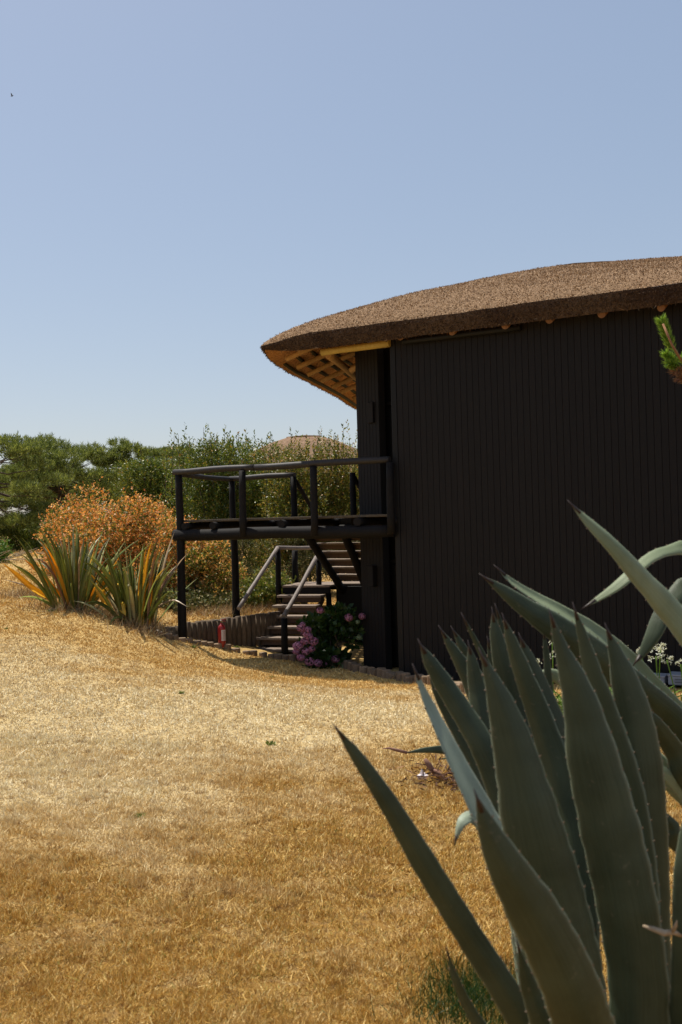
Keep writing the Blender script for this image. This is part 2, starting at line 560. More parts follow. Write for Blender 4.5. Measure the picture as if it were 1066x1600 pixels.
def agave_material(name, c_lo, c_hi, c_lit_edge):
    m, t, b = newmat(name)
    uv = t.nodes.new('ShaderNodeUVMap')
    sep = t.nodes.new('ShaderNodeSeparateXYZ')
    t.links.new(uv.outputs[0], sep.inputs[0])
    U, Vv = sep.outputs[0], sep.outputs[1]
    tc = t.nodes.new('ShaderNodeTexCoord')
    mp = t.nodes.new('ShaderNodeMapping'); mp.inputs['Scale'].default_value = (7, 1.0, 1)
    t.links.new(uv.outputs[0], mp.inputs[0])
    streak = noise(t, 6, mp.outputs[0], 5, .6)
    blot = noise(t, 7, tc.outputs['Object'], 4, .6)
    fine = noise(t, 120, tc.outputs['Object'], 3, .7)
    c = ramp(t, [(.3, c_lo), (.7, c_hi)], math_n(t, 'ADD', math_n(t, 'MULTIPLY', streak, .55), math_n(t, 'MULTIPLY', blot, .45)))
    # prints left by neighbouring leaves: pale wavy bands across the blade
    mp2 = t.nodes.new('ShaderNodeMapping'); mp2.inputs['Scale'].default_value = (1, 3.2, 1)
    t.links.new(uv.outputs[0], mp2.inputs[0])
    wv = t.nodes.new('ShaderNodeTexWave'); wv.bands_direction = 'Y'
    wv.inputs['Scale'].default_value = .8; wv.inputs['Distortion'].default_value = 7
    wv.inputs['Detail'].default_value = 2
    t.links.new(mp2.outputs[0], wv.inputs[0])
    c = mixc(t, math_n(t, 'MULTIPLY', ramp(t, [(.55, (0, 0, 0)), (.9, (1, 1, 1))], wv.outputs['Fac']), .10), c, [x * 1.3 for x in c_hi])
    # scars and dust
    sc = ramp(t, [(.62, (0, 0, 0)), (.70, (1, 1, 1))], noise(t, 30, tc.outputs['Object'], 6, .75))
    c = mixc(t, math_n(t, 'MULTIPLY', sc, .5), c, (.20, .17, .11))
    bloom = ramp(t, [(.40, (0, 0, 0)), (.66, (1, 1, 1))], noise(t, 3.2, tc.outputs['Object'], 5, .62, .6))
    c = mixc(t, math_n(t, 'MULTIPLY', bloom, .34), c, [x * 1.4 + .005 for x in c_hi])
    ed = math_n(t, 'ABSOLUTE', math_n(t, 'SUBTRACT', U, .5))
    c = mixc(t, ramp(t, [(.45, (0, 0, 0)), (.49, (.6, .6, .6))], ed), c, c_lit_edge)  # pale leaf margin, brightened further to stand in for sunlit rims
    tip = ramp(t, [(.0, (1, 1, 1)), (.018, (0, 0, 0))], Vv)
    c = mixc(t, tip, c, (.09, .05, .03))
    t.links.new(c, b.inputs['Base Color'])
    b.inputs['Roughness'].default_value = .5
    b.inputs['Specular IOR Level'].default_value = .26
    bump(t, b, math_n(t, 'ADD', streak, math_n(t, 'MULTIPLY', fine, .25)), .22, .01)
    tr = t.nodes.new('ShaderNodeBsdfTranslucent')
    t.links.new(mixc(t, .6, c, (1, 1, .3), 'MULTIPLY'), tr.inputs[0])
    mx = t.nodes.new('ShaderNodeMixShader'); mx.inputs[0].default_value = .07
    t.links.new(b.outputs[0], mx.inputs[1]); t.links.new(tr.outputs[0], mx.inputs[2])
    t.links.new(mx.outputs[0], t.nodes['Material Output'].inputs[0])
    return m
M['agave'] = agave_material('agave', (.026, .038, .019), (.070, .088, .050), (.22, .25, .17))
M['agave3'] = agave_material('agave_sunlit', (.20, .245, .165), (.34, .39, .30), (.42, .44, .32))  # lit copy of the leaf material, sunlight put into the colour
M['agave2'] = agave_material('agave_half_sunlit', (.12, .16, .075), (.25, .29, .175), (.32, .34, .22))  # lighter copy for leaves in sun, part of that light in the colour

def sword_mat(name, stops):
    m, t, b = newmat(name)
    oi = t.nodes.new('ShaderNodeObjectInfo')
    c = ramp(t, stops, oi.outputs['Random'])
    nz = noise(t, 5, mapping(t), 4)
    c = mixc(t, math_n(t, 'MULTIPLY', ramp(t, [(.5, (0, 0, 0)), (.72, (1, 1, 1))], nz), .12 if 'orange' in name else .45), c, (.42, .27, .08))
    t.links.new(c, b.inputs['Base Color'])
    b.inputs['Roughness'].default_value = .38
    tr = t.nodes.new('ShaderNodeBsdfTranslucent')
    t.links.new(c, tr.inputs[0])
    mx = t.nodes.new('ShaderNodeMixShader'); mx.inputs[0].default_value = .55 if 'orange' in name else .32
    t.links.new(b.outputs[0], mx.inputs[1]); t.links.new(tr.outputs[0], mx.inputs[2])
    t.links.new(mx.outputs[0], t.nodes['Material Output'].inputs[0])
    return m
M['sword'] = sword_mat('sword', [(0, (.09, .115, .028)), (.35, (.20, .24, .045)), (.7, (.38, .41, .09)), (.85, (.46, .46, .20)), (1, (.60, .58, .36))])
M['sword_o'] = sword_mat('sword_orange', [(0, (.78, .34, .03)), (.5, (.86, .48, .04)), (1, (.88, .62, .09))])
M['sword_d'] = sword_mat('sword_dry', [(0, (.34, .17, .10)), (.5, (.45, .30, .17)), (1, (.50, .38, .24))])

# ------------------------------------------------------------------ ground
def axis(lo, hi, fine_lo, fine_hi, step):
    a = list(np.arange(fine_lo, fine_hi, step))
    s = step; x = fine_hi
    while x < hi:
        a.append(x); s *= 1.25; x += s
    a.append(hi)
    s = step; x = fine_lo - step
    while x > lo:
        a.insert(0, x); s *= 1.25; x -= s
    a.insert(0, lo)
    return np.array(a)
gx = axis(-1500, 1500, -12, 9, .13)
gy = axis(-400, 2400, 1, 27, .13)
XX, YY = np.meshgrid(gx, gy)
ZZ = T(XX, YY)
nx, ny = len(gx), len(gy)
me = bpy.data.meshes.new('ground')
vs = np.stack([XX, YY, ZZ], -1).reshape(-1, 3)
ii = np.arange(nx * ny).reshape(ny, nx)
fs = np.stack([ii[:-1, :-1], ii[:-1, 1:], ii[1:, 1:], ii[1:, :-1]], -1).reshape(-1, 4)
me.vertices.add(len(vs)); me.vertices.foreach_set('co', vs.reshape(-1).astype(np.float32))
me.loops.add(fs.size); me.loops.foreach_set('vertex_index', fs.reshape(-1).astype(np.int32))
me.polygons.add(len(fs))
me.polygons.foreach_set('loop_start', np.arange(0, fs.size, 4, dtype=np.int32))
me.polygons.foreach_set('loop_total', np.full(len(fs), 4, dtype=np.int32))
me.polygons.foreach_set('use_smooth', np.ones(len(fs), bool))
me.update(calc_edges=True)
ground = link('ground', me, M['ground'])
ground['kind'] = 'structure'

# ------------------------------------------------------------------ house
U_ = Vector((.876, -.482, 0)).normalized()      # along the front, to the right and nearer
NB = Vector((.482, .876, 0)).normalized()       # away from the front, into the house
CX = P(618, 810, 17.0)
CORNER = Vector((CX.x, CX.y, 0))
WZ0, WZ1 = -2.85, 3.12
house = thing('thatched_house', 'black timber clad house with a thick brown thatched roof on the right', 'house', (CORNER.x, CORNER.y, -2.8))

def wall(name, a, b, z0, z1, thick, nrm, bw=.1065, board=True, parent=house):
    """a backing slab with upright boards 20 mm proud of it; nrm points outward"""
    a = Vector(a); b = Vector(b); d = (b - a); L = d.length; d.normalize()
    mid = (a + b) / 2 - nrm * thick / 2
    w_ = MB().box((mid.x, mid.y, (z0 + z1) / 2), d * L / 2, nrm * thick / 2, (0, 0, (z1 - z0) / 2)).build(name, M['black_trim'], parent)
    if board:
        me_b = None
        n = int(round(L / bw)); bw = L / n
        hh = (z1 - z0) / 2
        prof = [(-bw / 2 + .0025, 0), (-bw / 2 + .0015, .015), (-bw / 2 + .006, .019), (bw / 2 - .006, .019), (bw / 2 - .0015, .015), (bw / 2 - .0025, 0)]
        vs = []
        for zz in (-hh, hh):
            for (px_, py_) in prof:
                vs.append((px_, py_, zz))
        k = len(prof)
        fs = [(i, i + 1, k + i + 1, k + i) for i in range(k - 1)] + [tuple(range(k - 1, -1, -1)), tuple(k + i for i in range(k))]
        # orientation: local x along d, local y along nrm
        if d.cross(nrm).z < 0:
            vs = [(-x, y, z) for x, y, z in vs]
            dd = -d
            fs = [f[::-1] for f in fs]
        else:
            dd = d
        if d.cross(nrm).z < 0:
            fs = [f[::-1] for f in fs]
        me_b = mesh_from('board', vs, fs)
        me_b.materials.append(M['black_board'])
        ang = math.atan2(dd.y, dd.x)
        for i in range(n):
            p = a + d * (i + .5) * bw + nrm * (.0005 + random.uniform(0, .003))
            o = bpy.data.objects.new('board', me_b)
            COL.objects.link(o)
            o.location = (p.x, p.y, (z0 + z1) / 2 + random.uniform(-.004, .004))
            o.rotation_euler = (0, 0, ang)
            o.parent = w_
    return w_

FR = CORNER + U_ * 9.0
wall('front_wall', CORNER + U_ * .10, FR, WZ0, WZ1, .16, -NB)
# corner post, runs 3 mm proud of the boards
MB().box((CORNER + U_ * .045 - NB * .0 + Vector((0, 0, (WZ0 + WZ1) / 2)) + NB * .05), U_ * .05, NB * .078, (0, 0, (WZ1 - WZ0) / 2), .006).build('corner_post', M['black_trim'], house)
# narrow bay left of the corner, set back, then the recess with two doors
nl = P(563, 810, 18.5); nr = P(598, 810, 18.05)
NL = Vector((nl.x, nl.y, 0)); NR = Vector((nr.x, nr.y, 0))
dN = (NR - NL).normalized(); nN = Vector((dN.y, -dN.x, 0))
wall('bay_wall', NL, NR, -2.98, 3.12, .14, nN, .085)
wall('bay_side_wall', NL + nN * -.145, NL + nN * -.145 + Vector((.62, 3.2, 0)), -2.98, 3.5, .12, Vector((-.98, .19, 0)).normalized(), .2, False)
RL = NR - nN * .26 - dN * .40; RR = RL + U_ * 1.35
dR = (RR - RL).normalized(); nR = Vector((dR.y, -dR.x, 0))
MB().box((RL + RR) / 2 - nR * .06 + Vector((0, 0, .1)), dR * (RR - RL).length / 2, nR * .06, (0, 0, 3.05)).build('recess_wall', M['black_trim'], house)
for (z0, z1, hz) in ((.08, 2.05, 1.05), (-2.72, -.85, -1.08)):
    dm = (RL + RR) / 2 + nR * .028
    dr = MB().box(dm + Vector((0, 0, (z0 + z1) / 2)), dR * ((RR - RL).length / 2 - .05), nR * .025, (0, 0, (z1 - z0) / 2), .004).build('door', M['black_trim'], house)
    hp = RL + dR * .56 + nR * .075
    MB().box(hp + Vector((0, 0, hz)), dR * .018, nR * .02, (0, 0, .09), .004).build('handle', M['handle'], dr)
    MB().box((RL + RR) / 2 + nR * .05 + Vector((0, 0, z1 + .06)), dR * ((RR - RL).length / 2 - .01), nR * .045, (0, 0, .04), .004).build('lintel', M['black_trim'], house)
for (py0, py1) in ((629, 661), (885, 915)):
    c = P(583, (py0 + py1) / 2, 18.2)
    MB().box(Vector((c.x, c.y, c.z)) + nN * .02, dN * .075, nN * .06, (0, 0, .19), .008).build('meter_box', M['black_board'], house)
# plinth slab and dark pipe under the eave
MB().box(CORNER + U_ * .3 - NB * .1 + NB * .45 + Vector((-.25, 0, -2.83)), U_ * .55, NB * .35, (0, 0, .05), .01).build('doorstep', M['concrete'], house)
a = CORNER + U_ * .28 - NB * .10; a.z = 2.97
b_ = CORNER + U_ * 2.35 - NB * .10; b_.z = 2.97
log('pipe', a, b_, .05, M['black_trim'], house, n=10, wob=.0)

# roof ---------------------------------------------------------------
EP = Vector((.93, 16.6, 0))                     # a point of the front eave
EU = Vector((.876, -.482, 0))
tip = Vector((-1.40, 17.90, 0))
eave = []
for s in np.arange(9.5, -.01, -.35):
    eave.append(tip + (EP - tip).normalized() * s)
side = [(-1.40, 17.9), (-1.24, 19.0), (-1.0, 20.45), (-.66, 21.8), (-.38, 23.1), (-.05, 24.6), (.5, 27.5), (1.6, 30.2), (3.6, 32.2)]
def catmull(pts, n):
    pts = [Vector(p) for p in pts]
    ext = [pts[0] * 2 - pts[1]] + pts + [pts[-1] * 2 - pts[-2]]
    L = [0]
    for i in range(len(pts) - 1):
        L.append(L[-1] + (pts[i + 1] - pts[i]).length)
    out = []; us = []
    for j in range(n):
        s = L[-1] * j / (n - 1)
        i = 0
        while i < len(pts) - 2 and s > L[i + 1]:
            i += 1
        u = (s - L[i]) / max(1e-9, L[i + 1] - L[i])
        p0, p1, p2, p3 = ext[i], ext[i + 1], ext[i + 2], ext[i + 3]
        q = .5 * ((2 * p1) + (p2 - p0) * u + (2 * p0 - 5 * p1 + 4 * p2 - p3) * u * u + (3 * p1 - p0 - 3 * p2 + p3) * u ** 3)
        out.append(q); us.append((i, u))
    return out, us
sp, _ = catmull([(x, y, 0) for x, y in side], 46)
nf_ = len(eave)
eave += sp[1:]
r1 = P(878, 414, 20.3)
R1 = Vector((r1.x, r1.y, 0)); RZ = r1.z
ridge = []
for i, e in enumerate(eave):
    if i < nf_:
        s = (nf_ - 1 - i) * .35
        ridge.append(R1 + Vector((.985, -.17, 0)) * max(0, s - 2.6) * 1.25)
    else:
        k = (i - nf_) / 45
        ridge.append(R1 + Vector((.35, 3.2, 0)) * max(0, k * 1.25 - .15))
ZB, TH = 3.0, .28
# tangents and inward normals of the eave
def inward(i):
    a = eave[max(0, i - 1)]; b = eave[min(len(eave) - 1, i + 1)]
    d = (b - a).normalized()
    n = Vector((-d.y, d.x, 0))          # walking from right to the tip and back: inside is on the right-hand side
    c = (ridge[i] - eave[i])
    return n if n.dot(c) > 0 else -n
INW = [inward(i) for i in range(len(eave))]
TR = [0, .012, .03, .06, .1, .16, .24, .33, .43, .54, .66, .78, .9, 1.0]
def hnoise(x, y, z=0):
    return mathutils.noise.noise(Vector((x, y, z)))
def roof_z(i, tt):
    tipw = 1 - .45 * math.exp(-((eave[i] - tip).length / .55) ** 2)
    zt = ZB + TH * tipw
    return zt + (RZ - zt) * (tt ** .72)
tv, tf = [], []
for i, e in enumerate(eave):
    for tt in TR:
        p = e.lerp(ridge[i], tt)
        tv.append((p.x, p.y, roof_z(i, tt) + .025 * hnoise(p.x * 1.6, p.y * 1.6) + .012 * hnoise(p.x * 6, p.y * 6)))
k = len(TR)
for i in range(len(eave) - 1):
    for j in range(k - 1):
        tf.append((i * k + j, i * k + j + 1, (i + 1) * k + j + 1, (i + 1) * k + j))
roof = link('roof', mesh_from('roof', tv, tf, True), M['thatch'], house)
# ragged fascia, trimmed slightly inward at the bottom
ev, ef = [], []
for i, e in enumerate(eave):
    top = tv[i * k]
    tipw = 1 - .75 * math.exp(-((e - tip).length / .5) ** 2)
    for j in range(5):
        q = j / 4
        inn = INW[i] * (.07 * q ** 1.5 - .012 * math.sin(q * 3.1)) + INW[i] * (.012 * hnoise(e.x * 7, e.y * 7, j * .7))
        zz = top[2] - (top[2] - (ZB + (.12 if tipw < .99 else 0) * (1 - tipw))) * q
        ev.append((top[0] + inn.x, top[1] + inn.y, zz + (.02 * hnoise(e.x * 4, e.y * 4, 5) if j == 4 else 0)))
for i in range(len(eave) - 1):
    for j in range(4):
        ef.append((i * 5 + j, (i + 1) * 5 + j, (i + 1) * 5 + j + 1, i * 5 + j + 1))
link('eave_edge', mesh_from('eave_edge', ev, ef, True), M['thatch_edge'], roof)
USL = .44
def under(dd):
    return USL * dd if dd < 1 else USL + .22 * (dd - 1)
uv_, uf_ = [], []
for i, e in enumerate(eave):
    b0 = Vector(ev[i * 5 + 4])
    for j, dd in enumerate((0, .25, .6, 1.0, 1.5, 2.1)):
        p = b0 + INW[i] * dd
        uv_.append((p.x, p.y, b0.z + under(dd)))
for i in range(len(eave) - 1):
    for j in range(5):
        uf_.append((i * 6 + j, (i + 1) * 6 + j, (i + 1) * 6 + j + 1, i * 6 + j + 1))
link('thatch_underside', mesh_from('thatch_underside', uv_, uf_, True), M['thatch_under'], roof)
# reed ends all over the thatch: past any counting, joined
def soup_on(tvs, fcs, n, size, mat, name, wd=.008, parent=roof, updir=None, zoff=0, flat=.5, keep=None):
    tvs = np.array([tuple(v) for v in tvs]); fcs = np.array(fcs)
    A, B, C, D = (tvs[fcs[:, q]] for q in range(4))
    ar = np.linalg.norm(np.cross(C - A, D - B), axis=1) / 2
    if keep is not None:
        ar = ar * keep(((A + B + C + D) / 4))
    idx = RNG.choice(len(fcs), n, p=ar / ar.sum())
    u = RNG.random(n)[:, None]; v = RNG.random(n)[:, None]
    p = (A[idx] * (1 - u) * (1 - v) + B[idx] * u * (1 - v) + C[idx] * u * v + D[idx] * (1 - u) * v)
    nr_ = np.cross(C - A, D - B)[idx]
    nr_ /= np.linalg.norm(nr_, axis=1)[:, None] + 1e-9
    if updir is not None:
        sg = np.sign((nr_ * np.array(updir)).sum(1))[:, None]; sg[sg == 0] = 1
        nr_ = nr_ * sg
    dirs = nr_ * flat + RNG.normal(0, .5, (n, 3))
    dirs /= np.linalg.norm(dirs, axis=1)[:, None]
    L = size * RNG.uniform(.5, 1.3, n)[:, None]
    sd_ = np.cross(dirs, RNG.normal(0, 1, (n, 3))); sd_ /= np.linalg.norm(sd_, axis=1)[:, None]
    w_ = wd * RNG.uniform(.6, 1.5, n)[:, None]
    base = p - dirs * L * .25
    V = np.stack([base - sd_ * w_, base + sd_ * w_, p + dirs * L + sd_ * w_ * .4, p + dirs * L - sd_ * w_ * .4], 1)
    V[:, :, 2] += zoff
    return link(name, poly_soup(name, V), mat, parent, 'stuff')
soup_on(tv, tf, 84000, .026, M['reed'], 'reed_ends', .0065, updir=(0, 0, 1), flat=.55, keep=lambda c: (c[:, 0] < 8.0) * 1.0)
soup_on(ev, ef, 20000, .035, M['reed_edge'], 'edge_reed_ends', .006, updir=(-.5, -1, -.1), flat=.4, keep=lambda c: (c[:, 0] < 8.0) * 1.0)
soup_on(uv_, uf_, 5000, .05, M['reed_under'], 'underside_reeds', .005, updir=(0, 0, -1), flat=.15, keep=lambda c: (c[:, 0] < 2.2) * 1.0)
n = 520
ii_ = RNG.integers(0, len(eave) - 6, n)
lo_ = np.array([ev[i * 5 + 4] for i in range(len(eave))])
p_ = lo_[ii_] * (1 - (uu := RNG.random((n, 1)))) + lo_[ii_ + 1] * uu
p_[:, 2] += RNG.uniform(0, .10, n)
d_ = np.array([(-INW[i].x, -INW[i].y, -.55) for i in ii_]) + RNG.normal(0, .55, (n, 3))
d_ /= np.linalg.norm(d_, axis=1)[:, None]
s_ = np.cross(d_, RNG.normal(0, 1, (n, 3))); s_ /= np.linalg.norm(s_, axis=1)[:, None]
l_ = RNG.uniform(.03, .11, (n, 1))
link('loose_straw', poly_soup('loose_straw', np.stack([p_ - s_ * .004, p_ + s_ * .004, p_ + d_ * l_], 1)), M['reed'], roof, 'stuff')
# ridge cap
rc = [R1 + Vector((-.12, -.05, RZ - .05)), R1 + Vector((.25, -.02, RZ - .015)), R1 + Vector((.8, -.10, RZ - .015)), R1 + Vector((1.6, -.24, RZ - .05))]
MB().tube(rc, [.03, .045, .045, .03], 8).build('ridge_cap', M['thatch_edge'], roof, True)
# rafters under the side eave, with tails standing clear of the edge
def eave_at(D):
    for i in range(nf_, len(eave) - 1):
        if eave[i].y <= D <= eave[i + 1].y:
            return i
    return nf_
for D in (18.6, 19.6, 20.7, 21.7, 22.7, 23.8, 25.0, 26.3):
    i = eave_at(D)
    e = eave[i]; n_ = INW[i]
    a = e + n_ * .36; a.z = ZB + USL * .36 - .15
    b_ = e + n_ * 2.0; b_.z = ZB + under(2.0) - .15 + .12
    log('rafter', a, b_, .052, M['rafter'], roof, .048, 10)
# corner hip rafter
n_ = (R1 - tip).normalized()
a = tip + n_ * .75; a.z = ZB + .12
b_ = tip + n_ * 2.4; b_.z = ZB + .62
log('rafter', a, b_, .065, M['rafter'], roof, .06, 10)
# front rafters: round ends under the fascia
for px_, py_ in ((625, 527), (706, 519), (789, 509), (858, 500), (940, 491), (1033, 481), (1130, 470), (1240, 458)):
    d = P(px_, py_, 1.0)
    # meet the line 0.12 m inside the front eave
    o_ = EP + NB * .10
    den = d.x * (-EU.y) + 1.0 * EU.x
    D = (o_.x * (-EU.y) + o_.y * EU.x) / den
    a = d * D
    b_ = a + NB * 1.1 + Vector((0, 0, .45))
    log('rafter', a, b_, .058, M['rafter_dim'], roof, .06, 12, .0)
for px_, py_ in ((552, 540),):
    pass
# battens parallel to the side eave
for dd in (.20, .46, .72, .98, 1.24, 1.5, 1.76, 2.0):
    pts = []
    for i in range(nf_ + 3, len(eave) - 9, 3):
        p = eave[i] + INW[i] * dd
        pts.append(Vector((p.x, p.y, ZB + under(dd) - .055)))
    MB().tube(pts, .036, 6).build('batten', M['batten'], roof, True)
for dd in (.5, .95, 1.4):
    pts = []
    for i in range(nf_ - 8, nf_ - 2, 1):
        p = eave[i] + INW[i] * dd
        pts.append(Vector((p.x, p.y, ZB + under(dd) - .055)))
    MB().tube(pts, .026, 6).build('batten', M['batten'], roof, True)
# wall plates carried past the corner
pa = P(609, 536, 16.93); pb = P(503, 551, 17.62)
log('wall_plate', pa, pb, .066, M['plate'], house, .06, 14, .006)
pc = P(512, 553, 17.78); pd = P(568, 598, 21.5)
log('wall_plate', pc, pd, .075, M['rafter'], house, .07, 12, .006)
pe = P(548, 580, 18.9); pf = P(603, 546, 18.5)
log('wall_plate', pe, pf, .06, M['rafter'], house, .055, 12, .006)

# ------------------------------------------------------------------ deck
def XY(px, D, z):
    p = P(px, 810, D)
    return Vector((p.x, p.y, z))
L0 = XY(281, 19.0, 0); C0 = XY(613, 17.0, 0)
DU = (C0 - L0).normalized(); DLEN = (C0 - L0).length
DN = Vector((-DU.y, DU.x, 0)).normalized()
B0 = XY(364, 20.9, 0)
deck = thing('wooden_deck', 'raised dark log deck with rails beside the black house', 'deck', (L0.x, L0.y, TZ(L0.x, L0.y)))
DD = (B0 - L0).dot(DN)
def dk(s, d, z):
    p = L0 + DU * s + DN * d
    return Vector((p.x, p.y, z))
def s_at(px, d):
    """distance along the deck where the line at depth d passes under column px"""
    q = P(px, 812, 1.0)
    best = None
    for s in np.arange(-.5, 6, .01):
        p = L0 + DU * s + DN * d
        e = abs(p.x / p.y - q.x)
        if best is None or e < best[0]:
            best = (e, s)
    return best[1]
log('beam', dk(-.10, -.02, -.21), dk(DLEN + .05, -.02, -.215), .115, M['dark_log'], deck, .11, 14, .015)
log('beam', dk(-.02, DD, -.21), dk(DLEN - .2, DD, -.21), .10, M['dark_log'], deck, .10, 12, .015)
MB().box(dk(DLEN / 2, DD + .06, -.07), DU * DLEN / 2, DN * .025, (0, 0, .10), .004).build('rim_joist', M['black_trim'], deck)
for px_ in (255, 331, 438, 557, 612):
    s = s_at(px_, -.1)
    if s < .1: s = .16
    log('joist', dk(s, -.09, -.045), dk(s, DD + .1, -.045), .072, M['dark_log'], deck, .075, 12, .008)
nb_ = int(DD / .148)
for i in range(nb_):
    c = dk(DLEN / 2, .02 + (i + .5) * .148, .052 + random.uniform(-.004, .004))
    MB().box(c, DU * (DLEN / 2 + random.uniform(-.03, .03)), DN * .069, (0, 0, .021), .004).build('deck_board', M['deck_board'], deck)
RZ0 = .97
log('post', Vector((L0.x, L0.y, TZ(L0.x, L0.y) - .1)), dk(0, 0, RZ0 + .0), .085, M['dark_log'], deck, .07, 12, .012)
for px_ in (380, 491, 611):
    s = s_at(px_, -.12)
    log('post', dk(s, -.12, -.27), dk(s, -.10, RZ0 - .02), .068, M['dark_log'], deck, .062, 12, .006)
BZ = .90
log('post', Vector((B0.x + .02, B0.y, TZ(B0.x, B0.y) - .25)), Vector((B0.x, B0.y, BZ)), .088, M['dark_log'], deck, .062, 12, .012)
s1 = s_at(460, DD); s2 = s_at(553, DD)
log('post', dk(s1, DD, -.12), dk(s1, DD, BZ), .065, M['dark_log'], deck, .06)
log('post', dk(s2, DD, -.12), dk(s2, DD, BZ + .02), .06, M['dark_log'], deck, .058)
log('post', dk(DLEN - .25, DD, -2.8), dk(DLEN - .25, DD, -.1), .08, M['dark_log'], deck, .08)
log('handrail', dk(-.08, -.03, RZ0 + .02), dk(1.75, -.08, RZ0 + .025), .058, M['rail_log'], deck, .06, 12, .018)
log('handrail', dk(1.72, -.07, RZ0 + .02), dk(DLEN + .02, -.08, RZ0 + .03), .06, M['rail_log'], deck, .058, 12, .012)
log('handrail', dk(0, .02, RZ0 - .01), Vector((B0.x, B0.y, BZ + .01)), .055, M['rail_log'], deck, .05, 12, .015)
log('handrail', Vector((B0.x - .05, B0.y, BZ + .02)), dk(s1 + .05, DD, BZ + .03), .055, M['rail_log'], deck, .052, 12, .018)

# ------------------------------------------------------------------ staircase (two flights round a landing)
st = thing('staircase', 'two flight timber staircase with log handrails climbing from the lawn to the deck', 'staircase', tuple(G(420, 1020)))
SB = XY(385, 20.4, 0); SL = XY(438, 22.2, 0)
sdir = (SL - SB).normalized(); run = (SL - SB).length / 6
tdir = Vector((sdir.y, -sdir.x, 0))
ztop = P(0, 0, 1).z
zb = P(385, 1014, 20.4).z
zl = P(438, 915, 22.2).z
rise = (zl - zb) / 6
W1 = 1.02
def stp(s, x, z):
    p = SB + sdir * s + tdir * x
    return Vector((p.x, p.y, z))
for i in range(6):
    z = zb + rise * i
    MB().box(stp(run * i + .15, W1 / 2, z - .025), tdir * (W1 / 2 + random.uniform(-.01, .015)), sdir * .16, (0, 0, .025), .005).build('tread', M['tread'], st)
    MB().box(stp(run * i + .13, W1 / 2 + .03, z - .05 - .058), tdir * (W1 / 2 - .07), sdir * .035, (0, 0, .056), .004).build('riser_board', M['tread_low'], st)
for x in (.09, W1 - .09):
    a = stp(.12, x, zb - .26); b_ = stp(run * 6 + .1, x, zl - .28)
    d = (b_ - a).normalized()
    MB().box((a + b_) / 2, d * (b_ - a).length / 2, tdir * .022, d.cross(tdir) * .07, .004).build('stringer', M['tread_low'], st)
LW = 2.15; LD = 1.25
for j in range(9):
    hw_ = .56 if j < 4 else LW / 2
    MB().box(stp(run * 6 + .075 + j * .14, hw_, zl - .022), tdir * hw_, sdir * .066, (0, 0, .022), .004).build('landing_board', M['tread'], st)
MB().box(stp(run * 6 + .04, .56, zl - .115), tdir * .56, sdir * .03, (0, 0, .068), .004).build('landing_joist', M['dark_log'], st)
MB().box(stp(run * 6 + LD - .05, LW / 2, zl - .115), tdir * LW / 2, sdir * .03, (0, 0, .068), .004).build('landing_joist', M['dark_log'], st)
for x in (.12, 1.05, 2.0):
    for s in (run * 6 + .12, run * 6 + LD - .1):
        p = stp(s, x, 0)
        log('landing_post', Vector((p.x, p.y, TZ(p.x, p.y) - .3)), stp(s, x, zl - .19), .06, M['dark_log'], st)
MB().box(stp(run * 6 + .52, 1.66, zl - .70), tdir * .56, sdir * .02, (0, 0, .64), .004).build('shade_panel', M['black_trim'], st)  # added dark panels standing in for the deep shade below the landing
MB().box(stp(run * 6 + .9, 2.2, zl - .70), tdir * .02, sdir * .5, (0, 0, .64), .004).build('shade_panel', M['black_trim'], st)
# lower flight rails
g = P(446, 1029, 20.1)
na = Vector((g.x, g.y, TZ(g.x, g.y) - .1)); nt_ = P(447, 966, 20.1); nt_ = Vector((g.x, g.y, nt_.z))
log('newel', na, nt_, .07, M['dark_log'], st, .068)
rb = P(496, 868, 22.1)
log('newel', Vector((rb.x + .03, rb.y, zl - .35)), Vector((rb.x + .03, rb.y, rb.z - .02)), .062, M['dark_log'], st, .06)
log('handrail', nt_ + Vector((-.01, -.03, .03)), rb, .05, M['worn_rail'], st, .046, 12, .006)
lt = P(434, 858, 22.25)
log('newel', Vector((lt.x, lt.y, zl - .4)), Vector((lt.x, lt.y, lt.z)), .065, M['dark_log'], st, .062)
la = P(373, 951, 20.4)
log('handrail', la, lt + Vector((0, 0, .03)), .046, M['worn_rail'], st, .044, 12, .006)
lb = P(461, 860, 23.3)
log('newel', Vector((lb.x, lb.y, zl - .2)), lb, .07, M['dark_log'], st, .07)
lc = P(492, 857, 23.5)
log('handrail', lt + Vector((-.02, 0, .03)), lc + Vector((0, 0, .02)), .046, M['worn_rail'], st, .046, 12, .012)
# upper flight
ua = dk(s1 + .18, DD + .04, -.16); ub = P(538, 926, 22.4)
log('upper_stringer', ua, ub, .085, M['dark_log'], st, .085, 10, .006)
uc = P(533, 822, 19.85); ud = P(574, 922, 21.9)
log('upper_stringer', uc, ud, .085, M['dark_log'], st, .085, 10, .006)
nu = 8
uz0 = .0
for i in range(1, nu):
    f = i / nu
    a = ua.lerp(ub, f); b_ = uc.lerp(ud, f)
    c = (a + b_) / 2 + Vector((.10, .02, .19))
    w_ = Vector((b_.x - a.x, b_.y - a.y, 0))
    wn = w_.normalized(); dn = Vector((-wn.y, wn.x, 0))
    MB().box(c + wn * .1, wn * (w_.length / 2 + .32), dn * .14, (0, 0, .022), .004).build('tread', M['tread'], st)
    MB().box(c + wn * .1 - dn * .03 + Vector((0, 0, -.072)), wn * (w_.length / 2 + .24), dn * .02, (0, 0, .048), .004).build('riser_board', M['tread_low'], st)
sl = (ub - ua)
for s_, dx in ((s1, 0), (s2, 0)):
    a = dk(s_, DD, BZ - .01); sld = sl.normalized()
    L_ = 1.5 if s_ == s1 else 1.2
    log('handrail', a + sld * .03, a + sld * L_, .045, M['dark_log'], st, .045, 10, .006)

